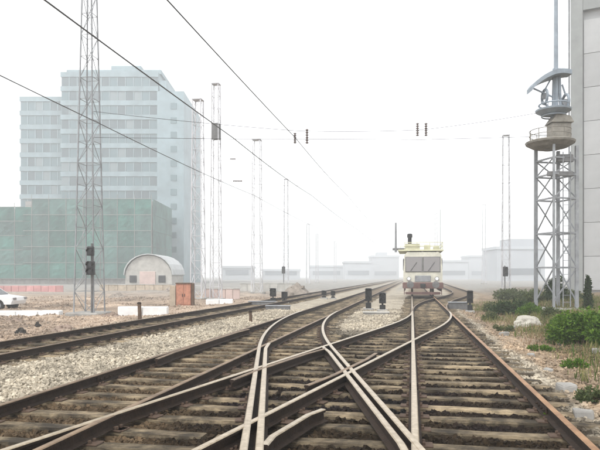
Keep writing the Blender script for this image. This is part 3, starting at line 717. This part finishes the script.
# ------------------------------------------------------------------ pale grey building at the right edge
bxx, byy = at(572, 52)
b = empty('grey_building', (bxx, byy, gz(bxx,byy)), 'tall pale grey building at the right edge behind the gallery tower', 'building', None, R_(-28))
WH = 30; WW = 16; WD = 18
MB().box(.25, WW, .25, WD, -.5, WH).build('wall', M['silo'], b)
PT = at(572, 52, 10)[2] - gz(bxx, byy)
pm = MB().cbox(0,2.36,0,.22,0,2.86,.02).mesh('wall_panel', M['silo'])
for i in range(6):
    for k in range(8): link('wall_panel', pm, b, (.92+i*2.4, .04, .3+k*2.9))
pm2 = MB().cbox(0,2.36,0,.22,0,2.4,.02).mesh('wall_panel', M['silo'])
for i in range(6):
    for k in range(2): link('wall_panel', pm2, b, (.92+i*2.4, .04, PT+.7+k*2.44))
MB().cbox(-.1,.86,-.12,.9,-.5,WH,.03).build('corner_pilaster', M['silo2'], b)
MB().cbox(.87,WW,-.14,.3,PT-.25,PT+.65,.03).build('cornice', M['silo2'], b)
MB().cbox(-.2,WW+.2,-.25,WD+.2,WH,WH+.5,.05).build('parapet', M['silo2'], b)
MB().tube([(-.22,-.1,0),(-.22,-.1,WH)], .09, 10).build('downpipe', M['galv'], b)

# ------------------------------------------------------------------ glass tower block and netted podium, left
DB = 150; FL = 3.55
tb = empty('office_tower', (at(100,DB)[0], DB, -.1), 'tall hazy blue-green glass office tower with stepped roofs', 'building')
ox = tb.location.x
def block(x0, x1, y0, y1, z1, cols, m, win=True, zfrom=14):
    """one slab of the tower: core wall, floor bands proud of it and windows set between"""
    MB().box(x0, x1, y0, y1, 0, z1).build('wall', m, tb)
    nf = int((z1-1.0)//FL)
    band = MB().cbox(x0-.15, x1+.15, y0-.35, y0+.01, -.62, .62, .03).mesh('floor_band', m)
    wv = (x1-x0)/cols; wm = MB().cbox(.12, wv-.12, y0-.12, y0+.0, .7, FL-.7, .02).mesh('window', M['glass_b'])
    wms = [wm, wm.copy(), wm.copy()]; wms[1].materials[0] = M['glass_b2']; wms[2].materials[0] = M['glass_b3']
    fm = MB().box(-.1, .1, y0-.24, y0+.01, .63, FL-.63).mesh('mullion', m)
    for k in range(nf+1):
        z = z1 - .7 - k*FL
        if z < 1: break
        link('floor_band', band, tb, (0,0,z))
        zb = z - FL
        if zb < 0 or not win: continue
        for c in range(cols):
            link('window', wms[random.choice((0,0,0,1,2,2))], tb, (x0+c*wv, 0, zb))
            if c: link('mullion', fm, tb, (x0+c*wv, 0, zb))
X = lambda px: (px-300)/600*DB - ox
Z = lambda py: CAM_Z + (276-py)/600*DB + .1
block(X(15), X(61), 3, 26, Z(93), 6, M['facade'])
block(X(61.5), X(158), 0, 26, Z(72), 12, M['facade'])
MB().box(X(158.5), X(185), -1.5, 24, 0, Z(93)).build('stair_tower', M['facade2'], tb)
sm = MB().cbox(.0, 1.5, -1.62, -1.49, 0, 1.5, .05).mesh('window', M['glass_b'])
for k in range(12): link('window', sm, tb, (X(172), 0, 4+k*3.55))
MB().box(X(158.5), X(166), .5, 22, Z(93)+.01, Z(80)).build('roof_block', M['facade2'], tb)
MB().cbox(X(64), X(160), 1.5, 25, Z(72)+.01, Z(72)+1.1, .1).build('parapet', M['facade'], tb)
MB().cbox(X(106), X(137), 4, 20, Z(72)+.01, Z(60), .1).build('plant_room', M['facade2'], tb)
MB().cbox(X(73), X(98), 4, 20, Z(72)+.01, Z(66), .1).build('plant_room', M['facade'], tb)
MB().cbox(X(146), X(156), 4, 12, Z(72)+.01, Z(66), .1).build('plant_room', M['facade'], tb)
# podium wrapped in netting
DP = 128
pd = empty('netted_podium', (at(75,DP)[0], DP, -.1), 'low wide building wrapped in green safety netting at the foot of the tower', 'building')
X = lambda px: (px-300)/600*DP - pd.location.x
Z = lambda py: CAM_Z + (276-py)/600*DP + .1
px0, px1 = X(-70), X(152); ZT = Z(199); ZT2 = Z(207)
MB().box(px0, X(24), .6, 18, 0, ZT2-.4).build('wall', M['conc_d'], pd)
MB().box(X(24)+.01, px1, .6, 18, 0, ZT-.4).build('wall', M['conc_d'], pd)
cols = 13; cw = (px1-px0)/cols; rows = 5
for i in range(cols):
    zt = ZT2 if px0+(i+.5)*cw < X(24) else ZT; ch = (zt-1.2)/rows
    for k in range(rows):
        # each net sheet sags a little between its ties
        g = 5; vs = []; fs = []
        for u in range(g+1):
            for w2 in range(g+1):
                bul = .22*math.sin(math.pi*u/g)*math.sin(math.pi*w2/g)*random.uniform(.3,1.3)
                vs.append((.05+(cw-.1)*u/g, -.3-bul+random.uniform(-.04,.04), 1.2+k*ch+.04+(ch-.08)*w2/g))
        for u in range(g):
            for w2 in range(g): q = u*(g+1)+w2; fs.append((q, q+g+1, q+g+2, q+1))
        nb = len(vs); vs += [(x_, y_+.03, z_) for x_, y_, z_ in vs]; fs += [tuple(reversed([j+nb for j in f])) for f in fs]
        MB().add(vs, fs).build('net_sheet', M[random.choice(('net','net','net2'))], pd, (px0+i*cw,0,0))
for j in range(3):
    for k in range(rows):
        ch = (ZT-1.2)/rows; y0_ = -.3+j*6.2
        MB().cbox(px1+.25, px1+.30, y0_+.03, y0_+6.17, 1.2+k*ch+.04, 1.2+(k+1)*ch-.04, .01).build('net_sheet', M['net2'], pd)
for i in range(cols+1):
    zt = ZT2 if px0+i*cw < X(24) else ZT
    MB().tube([(px0+i*cw,-.42,0),(px0+i*cw,-.42,zt+.9)], .06, 6).build('scaffold_pole', M['pole'], pd)
for k in range(rows+1):
    for (a_, b_, zt) in ((px0, X(24), ZT2), (X(24)+.05, px1, ZT)):
        zz = 1.2+k*(zt-1.2)/rows; MB().tube([(a_,-.5,zz),(b_,-.5,zz)], .06, 6).build('scaffold_ledger', M['pole'], pd)

# ------------------------------------------------------------------ far city in the haze
def far_block(px0, px1, py, d, label, wins=True, steps=()):
    x0, x1 = (px0-300)/600*d, (px1-300)/600*d; h = CAM_Z + (276-py)/600*d
    t = empty('far_building', ((x0+x1)/2, d, -.1), label, 'building', 'pale buildings on the hazy skyline'); wd = x1-x0
    MB().box(-wd/2, wd/2, 0, 16, 0, h).build('wall', M['city'], t)
    MB().box(-wd/2-.4, wd/2+.4, -.4, 16.4, h+.01, h+1.0).build('roof', M['city'], t)
    nfl = max(1, int((h-3)/5))
    for k in range(nfl): MB().box(-wd/2+1.5, wd/2-1.5, -.15, .05, 2.2+k*5, 4.4+k*5).build('window_band', M['city_win'], t)
    for (p0, p1, q) in steps: MB().box((p0-300)/600*d-t.location.x, (p1-300)/600*d-t.location.x, 3, 13, h+1.02, CAM_Z+(276-q)/600*d).build('roof_block', M['city'], t)
far_block(497, 545, 249, 210, 'broad pale block behind the hedge and the right-hand mast', steps=((512,545,238),))
far_block(438, 468, 262, 300, 'low pale block just right of the rail vehicle')
far_block(469, 496, 257, 330, 'pale block between the rail vehicle and the hedge mast')
far_block(345, 372, 263, 300, 'low pale block left of the central dwarf signals')
far_block(372, 399, 257, 340, 'pale taller block just left of the rail vehicle', steps=((378,388,252),))
far_block(310, 343, 267, 320, 'long low pale block near the vanishing point')
far_block(222, 252, 268, 260, 'low pale block between two lattice masts at left')
far_block(262, 300, 271, 280, 'lowest pale block behind the left dwarf signals')

# ------------------------------------------------------------------ building site on the left
def wall_piece(name, px0, px1, py, hpx, th, m, label, cat, skew=0.0, cap=None, panels=0):
    d = 600*(CAM_Z+.15)/(py-276); x0, x1 = (px0-300)/600*d, (px1-300)/600*d; h = hpx/600*d; L = x1-x0
    x, y = (x0+x1)/2, d; t = empty(name, (x, y, min(gz(x,y), gz(x0,y), gz(x1,y))), label, cat, None, skew)
    n = panels or max(2, int(L/.9)); e = L/n
    for i in range(n):
        dz = random.uniform(-.03,.03)*h; MB().cbox(-L/2+i*e+.015, -L/2+(i+1)*e-.015, -th/2, th/2, -.15, h+dz, min(.03, th*.2)).build('block', m, t, (0, random.uniform(-.02,.02), 0))
    if cap: MB().cbox(-L/2-.05, L/2+.05, -th*.7, th*.7, h+.03*h, h+.03*h+.06, .02).build('coping', cap, t)
    return t
wall_piece('concrete_kerb', -25, 61, 315, 7, .5, M['white'], 'long low whitewashed kerb near the left edge beside the mast', 'kerb', .02)
wall_piece('concrete_kerb', 119, 168, 312.5, 10.5, .5, M['white'], 'low whitewashed kerb behind the brown wooden post', 'kerb', .05)
wall_piece('concrete_kerb', 206, 233, 302.5, 5.5, .5, M['white'], 'short low whitewashed kerb right of the orange cabinet', 'kerb', .05)
wall_piece('site_hoarding', -40, 63, 291, 6, .15, M['pink'], 'low faded pink hoarding in front of the green netting', 'hoarding', .02, None, 14)
wall_piece('boundary_wall', 204, 240, 298, 11, .25, M['pinkwall'], 'low pale pink wall beyond the orange cabinet', 'wall', .03, M['conc'], 5)
wall_piece('boundary_wall', 100, 172, 290, 6, .25, M['tan'], 'low tan wall in front of the arched shed', 'wall', .02, M['conc'], 8)
wall_piece('boundary_wall', 240, 300, 291, 8, .25, M['conc'], 'low grey wall behind the left dwarf signals', 'wall', .02, M['conc'], 8)

# orange-red cabinet
d = 600*(CAM_Z+.15)/(306-276); x, y = at(182, d); k = d/600
t = empty('equipment_cabinet', (x, y, gz(x,y)), 'faded orange-red cabinet with tan side beyond the far left track', 'cabinet', None, .12)
MB().cbox(-12*k, -6.3*k, -.05, .9, -.15, 20*k, .02).build('side_pier', M['tan'], t)
MB().cbox(-6*k, 9*k, 0, .9, -.15, 22*k, .02).build('body', M['orange'], t)
for q in (-5.5, 1.7):
    dr_ = MB().cbox(q*k, (q+6.8)*k, -.035, .002, 1.5*k, 20.5*k, .01).build('door', M['orange'], t)
    MB().cbox((q+(5.6 if q < 0 else .6))*k, (q+(6.2 if q < 0 else 1.2))*k, -.07, -.03, 9*k, 12*k, .005).build('handle', M['black'], dr_)
MB().cbox(9.3*k, 12*k, -.08, .5, -.15, 22.5*k, .02).build('side_post', M['dark_wood'], t)
MB().cbox(-6.6*k, 9.2*k, -.08, 1.0, 22*k, 22*k+.05, .015).build('roof', M['dark_wood'], t)

# arched shed
d = 78; x, y = at(148, d); k = d/600
t = empty('arched_shed', (x, y, gz(x,y)), 'pale arched sheet-metal shed in front of the netted podium', 'shed')
n = 12; r0 = 24*k; hz = 15*k
arc = [(r0*math.cos(math.pi*i/n), hz + 21*k*math.sin(math.pi*i/n)) for i in range(n+1)]
MB().prism([(r0*.97,-.2)] + [(p*.97,q-.1) for p, q in arc] + [(-r0*.97,-.2)], .3, 8).build('end_wall', M['conc'], t)
for i in range(n):
    (xa_,za_),(xb_,zb_) = arc[i], arc[i+1]
    MB().prism([(xa_,za_),(xb_,zb_),(xb_*1.03,zb_+.12),(xa_*1.03,za_+.12)], 0, 8.2).build('roof_sheet', M['corr'], t)
MB().cbox(-9*k, 7*k, .2, .32, 0, 19*k, .03).build('door', M['pinkwall'], t)
MB().cbox(10*k, 17*k, .2, .32, 8*k, 15*k, .03).build('window', M['glass_d'], t)
MB().cbox(-19*k, -12*k, .2, .32, 8*k, 15*k, .03).build('window', M['glass_d'], t)

# white car at the left edge (a saloon seen from its right side)
d = 33; t = empty('parked_car', (at(-18,d)[0], d, gz(at(-18,d)[0], d)), 'white parked car cut off by the left edge', 'car', None, 0.0)
sec = [(-2.1,.35),(2.05,.35),(2.12,.55),(2.08,.72),(1.15,.86),(.45,1.32),(-.95,1.36),(-1.6,.95),(-2.1,.88),(-2.16,.6)]
def car_shell(poly, y0, y1, inset):
    b_ = MB(); n_ = len(poly); rows_ = [(y0, 0), (y0+.12, 1), (y1-.12, 1), (y1, 0)]; vs_ = []
    for (yy, f_) in rows_:
        for (px_, pz_) in poly:
            s_ = 1 if f_ else .97; vs_.append((px_*s_, yy + (inset*(pz_-.8) if pz_ > .9 and not f_ and yy == y0 else (-inset*(pz_-.8) if pz_ > .9 and not f_ else 0)), pz_ if f_ else .35+(pz_-.35)*.95))
    fs_ = [tuple(range(n_)), tuple(range(4*n_-1, 3*n_-1, -1))]
    for r in range(3):
        for i in range(n_): j=(i+1)%n_; fs_.append((r*n_+i, (r+1)*n_+i, (r+1)*n_+j, r*n_+j))
    return b_.add(vs_, fs_)
car_shell(sec, -.85, .85, .25).build('body', M['car_paint'], t)
for pl in ([(.38,1.24),(.9,.92),(-.25,.92),(-.25,1.26)], [(-.33,1.26),(-.33,.92),(-1.4,.92),(-.9,1.27)]):
    MB().prism(pl, -.90, -.80).build('side_window', M['glass_d'], t)
ws = MB().add([(1.16,-.62,.88),(1.16,.62,.88),(.5,.55,1.32),(.5,-.55,1.32),(1.12,-.62,.86),(1.12,.62,.86),(.44,.55,1.28),(.44,-.55,1.28)], [(0,1,2,3),(7,6,5,4),(0,4,5,1),(1,5,6,2),(2,6,7,3),(3,7,4,0)]).build('windscreen', M['glass_d'], t)
for (xx) in (-1.3, 1.3):
    for s in (-1, 1):
        wl = MB().lathe([(.08,-.1),(.26,-.1),(.32,-.07),(.32,.07),(.26,.1),(.08,.1)], 20).build('wheel', M['tyre'], t)
        wl.matrix_local = Matrix.Translation((xx, s*.8, .31)) @ Matrix.Rotation(R_(90),4,'X')
        rm = MB().lathe([(.03,-.03),(.19,-.02),(.19,.02),(.03,.03)], 14).build('rim', M['galv'], wl, (0,0,.1 if s < 0 else -.1))
for s in (-1, 1): MB().cbox(2.0,2.13,s*.62-.16,s*.62+.16,.58,.72,.02).build('headlight', M['glass_cab'], t)

# heaps of spoil and dark rubble
def heap(px, py, wpx, hpx, m, label, name='spoil_heap', cat='heap', n=26):
    d = 600*(CAM_Z+.15)/(py-276); x, y = at(px, d); W = wpx/600*d/2; Hh = hpx/600*d; t = empty(name, (x, y, gz(x,y)-.05), label, cat)
    g = 12; vs = [(0,0,Hh)]; fs = []
    sd_ = random.uniform(0, 50)
    for r in range(1, 6):
        for q in range(g):
            a_ = 2*math.pi*q/g; rr = r/5*(1+.22*math.sin(3*a_+sd_)+.12*math.sin(5*a_+sd_*2)); z_ = Hh*(1-(r/5)**1.3)*(1+.3*math.sin(2*a_+sd_+r))
            vs.append((W*rr*math.cos(a_), W*.8*rr*math.sin(a_), max(-.1, z_) if r < 5 else -.15))
    for q in range(g): fs.append((0, 1+q, 1+(q+1)%g))
    for r in range(4):
        for q in range(g): fs.append((1+r*g+q, 1+(r+1)*g+q, 1+(r+1)*g+(q+1)%g, 1+r*g+(q+1)%g))
    MB().add(vs, fs).build('mound', m, t, smooth=True)
    for k_ in range(n):
        a_ = random.uniform(0, 2*math.pi); r_ = random.random()**.6; s_ = random.uniform(.03, .10)*max(.6, Hh*1.6)
        b_ = MB().add([(cx*s_*random.uniform(.5,1), cy__*s_*random.uniform(.5,1), cz*s_*random.uniform(.4,.9)) for cx in (-1,1) for cy__ in (-1,1) for cz in (-1,1)],
                      [(0,1,3,2),(4,6,7,5),(0,4,5,1),(2,3,7,6),(0,2,6,4),(1,5,7,3)])
        b_.build('lump', m, t, (W*1.05*r_*math.cos(a_), W*.85*r_*math.sin(a_), Hh*(1-r_**1.3)), rz=a_)
heap(21, 329, 15, 7.5, M['rubble_d'], 'dark rubble heap, larger of two by the far left track')
heap(37.5, 326, 8, 6, M['rubble_d'], 'small dark rubble heap right of the larger dark one')
heap(64, 328, 30, 8, M['soil'], 'brown spoil heap just left of the tall lattice mast')
heap(112, 318, 26, 6, M['soil'], 'low brown spoil heap right of the tall lattice mast')
heap(15, 321, 26, 5, M['soil'], 'low flat soil heap behind the dark rubble')
heap(8, 279.5, 9, 4, M['rubble_d'], 'small dark heap at the foot of the netting, far left', n=6)
heap(41, 279.5, 12, 5, M['rubble_d'], 'dark heap at the foot of the green netting', n=6)
heap(172, 291, 18, 5, M['rubble'], 'grey rubble heap left of the orange cabinet', n=12)
heap(118, 296, 22, 5, M['rubble'], 'grey rubble heap behind the whitewashed kerb', n=12)
heap(297, 296, 30, 12, M['rubble'], 'broad grey heap behind the left dwarf signals', n=14)

y_ = 14 + 40*rng.random(16000)**1.2; x_ = L2[0]+L2[1]*y_ - 1.6 - rng.random(16000)*(6+y_*.32)
k_ = fnoise(x_*.45, y_*.45) + .25*rng.random(16000) > .06
tag(stones('rubble', x_[k_], y_[k_], .02, .06, 0, .95), 'broken brick and stone strewn over the building site at left', 'rubble', kind='stuff')

# ------------------------------------------------------------------ plants on the right
def leaves(name, cen, rad, n, size, m, par=None, loc=None, up=.3):
    """leaf-sized folded quads spread through overlapping clumps"""
    cen, rad = np.array(cen, float), np.array(rad, float); k = rng.integers(0, len(cen), n)
    d = rng.normal(size=(n,3)); d /= np.linalg.norm(d, axis=1)[:,None]; r = rng.random(n)**.42; r = np.where(rng.random(n) < .13, r*rng.uniform(1.0, 1.45, n), r)
    p = cen[k] + d*rad[k]*r[:,None]
    ax = rng.normal(size=(n,3)) + d*.8; ax[:,2] += up; ax /= np.linalg.norm(ax, axis=1)[:,None]
    sd = np.cross(ax, rng.normal(size=(n,3))); sd /= np.linalg.norm(sd, axis=1)[:,None]; nn = np.cross(ax, sd)
    s = size*rng.uniform(.6, 1.35, n)[:,None]
    q = np.stack([p, p+ax*s*.5+sd*s*.28+nn*s*.08, p+ax*s, p+ax*s*.5-sd*s*.28+nn*s*.08], 1)
    f = np.arange(n*4).reshape(n, 4)
    return link(name, np_mesh(name, q.reshape(-1,3), f, m), par, loc)
def bush(px, py, wpx, hpx, m, label, n=2600, size=.07, dens=9, name='bush', dd=0.0, cat='bush'):
    d = 600*(CAM_Z-.2)/(py-276) + dd; x, y = at(px, d); W = wpx/600*d/2; Hh = hpx/600*d
    z = gz(x, y); t = empty(name, (x, y, z), label, cat)
    cen = []; rad = []
    for k in range(dens):
        u = random.uniform(-1, 1); v_ = random.uniform(-.8, .8); hh = Hh*(1-.45*u*u)*random.uniform(.55, 1.0)
        r_ = min(W*.42, Hh*.36)*random.uniform(.7, 1.2); cen.append((u*W*.78, v_*W*.5, max(r_*.6, hh-r_))); rad.append((r_*1.15, r_*1.1, r_*.95))
    for k in range(dens//2): cen.append((random.uniform(-.8,.8)*W, random.uniform(-.5,.5)*W, Hh*.22)); rad.append((W*.3, W*.3, Hh*.26))
    if name == 'conifer':
        cen = [(W*.12*math.sin(k*2.4), W*.12*math.cos(k*2.4), Hh*(.06+.88*k/13)) for k in range(14)]; rad = [(W*(1-.72*(k/13)**1.3), W*(1-.72*(k/13)**1.3), Hh*.09) for k in range(14)]
    leaves('foliage', cen, rad, n, size, m, t)
    for k in range(min(7, dens)):
        c_ = cen[k]; MB().tube([(c_[0]*.25, c_[1]*.25, -.1), (c_[0]*.6, c_[1]*.6, c_[2]*.5), c_], [.022,.015,.006], 5).build('stem', M['stem'], t)
    return t
bush(580, 333, 56, 40, M['leaf'], 'bright green leafy bush at the right edge, largest and nearest', 7500, .085, 16)
bush(606, 336, 34, 34, M['leaf'], 'green bush cut off by the right edge', 3500, .085, 9)
bush(514, 309, 40, 20, M['leaf_d'], 'dark green bush left of the pale boulder', 4200, .10, 12)
bush(496, 306, 24, 13, M['leaf_o'], 'small olive bush behind the lone dwarf signal', 2200, .09, 8)
bush(536, 304, 34, 18, M['leaf_o'], 'olive bush at the left foot of the gallery tower', 3600, .12, 10)
bush(520, 298, 52, 14, M['leaf_o'], 'long olive hedge on the bank behind the dark bush', 4200, .14, 12, 'hedge', 0, 'hedge')
bush(556, 307, 22, 32, M['leaf_d'], 'dark green shrub standing behind the gallery tower legs', 3600, .11, 10, 'shrub', 2, 'shrub')
bush(588, 309, 9, 33, M['leaf_d'], 'narrow dark upright conifer against the grey building', 2600, .09, 12, 'conifer', 0, 'conifer')
bush(568, 303, 40, 16, M['leaf_o'], 'greyish bush between the tower and the building', 3000, .12, 9)
bush(530, 311, 22, 15, M['leaf'], 'fresh green bush right beside the pale boulder', 2600, .08, 9)
bush(562, 322, 26, 13, M['leaf'], 'fresh green bush just left of the largest bright bush', 2600, .075, 9)
bush(550, 314, 20, 12, M['leaf_o'], 'low olive bush against the foot of the gallery tower', 1900, .075, 8)
bush(490, 313, 18, 9, M['leaf_o'], 'low ragged bush right of the lone dwarf signal', 1500, .06, 8)
# weeds, straw and dead stalks on the bank
def blades(name, n, m, hmin, hmax, label, cat, pred):
    y = 5 + 34*rng.random(n*3)**1.1; x = RT[0]+RT[1]*y + 1.9 + rng.random(n*3)**1.0*9.0
    a, b_, near, dl, dr = field(x, y); k = pred(dr, fnoise(x*.7+2, y*.7), rng.random(n*3)) & (near > 1.6); x, y = x[k][:n], y[k][:n]; n = len(x)
    z = height(x, y)-.01; h = rng.uniform(hmin, hmax, n); th = rng.uniform(0, 2*np.pi, n); ln = rng.uniform(.1, .7, n)*h
    w_ = rng.uniform(.004, .012, n); dx, dy = np.cos(th), np.sin(th)
    b0 = np.stack([x-dy*w_, y+dx*w_, z], 1); b1 = np.stack([x+dy*w_, y-dx*w_, z], 1)
    m0 = np.stack([x+dx*ln*.35-dy*w_*.8, y+dy*ln*.35+dx*w_*.8, z+h*.6], 1); m1_ = np.stack([x+dx*ln*.35+dy*w_*.8, y+dy*ln*.35-dx*w_*.8, z+h*.6], 1)
    t0 = np.stack([x+dx*ln-dy*w_*.2, y+dy*ln+dx*w_*.2, z+h*.95], 1); t1 = np.stack([x+dx*ln+dy*w_*.2, y+dy*ln-dx*w_*.2, z+h*.95], 1)
    v_ = np.stack([b0, b1, m1_, m0, t1, t0], 1).reshape(-1, 3)
    f = (np.array([(0,1,2,3),(3,2,4,5)])[None] + (np.arange(n)*6)[:,None,None]).reshape(-1, 4)
    return tag(link(name, np_mesh(name, v_, f, m)), label, cat, kind='stuff')
blades('weeds', 42000, M['grass'], .06, .28, 'green weeds and straw growing on the right bank', 'weeds', lambda dr, nz, r: r < sstep(2.0, 4.2, dr + 3.0*nz))
blades('dead_stalks', 14000, M['dead'], .04, .2, 'brown dead stalks littering the right bank', 'stalks', lambda dr, nz, r: r < .7*sstep(1.7, 3.2, dr - 1.8*nz))
yy = 6 + 30*rng.random(5000); xx = RT[0]+RT[1]*yy + 2.2 + 8*rng.random(5000)
_, _, ne, _, drr = field(xx, yy); kk = (fnoise(xx*.8+4, yy*.8) + .12*(drr-3.5) > .12) & (ne > 1.7); xx, yy = xx[kk], yy[kk]
tag(leaves('ground_cover', np.stack([xx, yy, height(xx, yy)+.03], 1), np.tile([.16,.16,.06], (len(xx),1)), 34000, .045, M['leaf_o']), 'low creeping green plants patching the right bank', 'ground cover', kind='stuff')
# a few low green plants right beside the track
for px, py, wp, hp, lab in ((552,403,14,13,'small yellow-green weed clump beside the right rail'), (590,385,34,18,'dull green weed clump on the bank at the right edge'), (572,352,26,11,'low green weed clump in front of the bright bush'),
                            (540,338,24,9,'low green weed clump in front of the pale boulder'), (502,322,26,9,'low weed clump nearest the lone dwarf signal')):
    bush(px, py, wp, hp, M['leaf_o' if 'dull' in lab or 'nearest' in lab else 'leaf'], lab, 900, .05, 7, 'weed_clump', 0, 'weed clump')
# pale boulder
import bmesh
from mathutils import noise
d = 600*(CAM_Z-.2)/(318-276); x, y = at(528, d)
bm = bmesh.new(); bmesh.ops.create_icosphere(bm, subdivisions=4, radius=1)
for v_ in bm.verts:
    c_ = v_.co.normalized(); f_ = 1 + .32*noise.noise(c_*1.3 + Vector((3,1,7))) + .10*noise.noise(c_*4) + .04*noise.noise(c_*11)
    v_.co = Vector((c_.x*.50*f_, c_.y*.36*f_, max(-.1, c_.z*.30*f_) + .06))
bmesh.ops.dissolve_limit(bm, angle_limit=R_(7), verts=bm.verts, edges=bm.edges)
me = bpy.data.meshes.new('boulder'); bm.to_mesh(me); bm.free(); me.materials.append(M['sack'])
tag(link('boulder', me, None, (x, y, gz(x,y)), .2), 'large pale boulder lying between the bushes left of the gallery tower', 'boulder')
# rocks half sunk in the bank
rk = [(515,327,'pale grey rock just in front of the boulder'),(548,372,'grey rock beside the path, middle of the bank'),(566,392,'grey rock right of the small yellow-green weed clump'),(583,420,'grey rock nearest the camera beside the right rail'),
      (598,352,'pale rock at the right edge below the bright bush'),(505,335,'farthest grey rock, close to the right track'),(531,356,'grey rock at the edge of the path above the middle one'),(560,343,'grey rock just below the low green weed clumps')]
for i, (px, py, lab) in enumerate(rk):
    d = 600*(CAM_Z+.05)/(py-276); x, y = at(px, d); s_ = random.uniform(.07, .15)
    cube = [(cx*s_*random.uniform(.6,1.1), cy__*s_*random.uniform(.6,1.1), cz*s_*random.uniform(.4,.8)) for cx in (-1,1) for cy__ in (-1,1) for cz in (-1,1)]
    o = MB().add(cube, [(0,1,3,2),(4,6,7,5),(0,4,5,1),(2,3,7,6),(0,2,6,4),(1,5,7,3)]).build('rock', M['conc_d'], None, (x, y, gz(x,y)+s_*.2), rz=random.uniform(0,3))
    bv = o.modifiers.new('bevel', 'BEVEL'); bv.width = s_*.25; bv.segments = 2
    tag(o, lab, 'rock', 'rocks on the right bank')

# ------------------------------------------------------------------ hazy air
hz = MB().box(-1050, 1050, -650, 1150, -2.2, 62).build('haze', bpy.data.materials.new('haze_air'))
hm = hz.data.materials[0]; hm.use_nodes = True; hm.node_tree.nodes.clear()
ho = hm.node_tree.nodes.new('ShaderNodeOutputMaterial'); hv = hm.node_tree.nodes.new('ShaderNodeVolumePrincipled')
hv.inputs['Color'].default_value = (.965,.985,1,1); hv.inputs['Density'].default_value = .0024; hv.inputs['Anisotropy'].default_value = .2
hm.node_tree.links.new(hv.outputs[0], ho.inputs['Volume'])
tag(hz, 'pale hazy air over the whole yard', 'haze', kind='stuff')
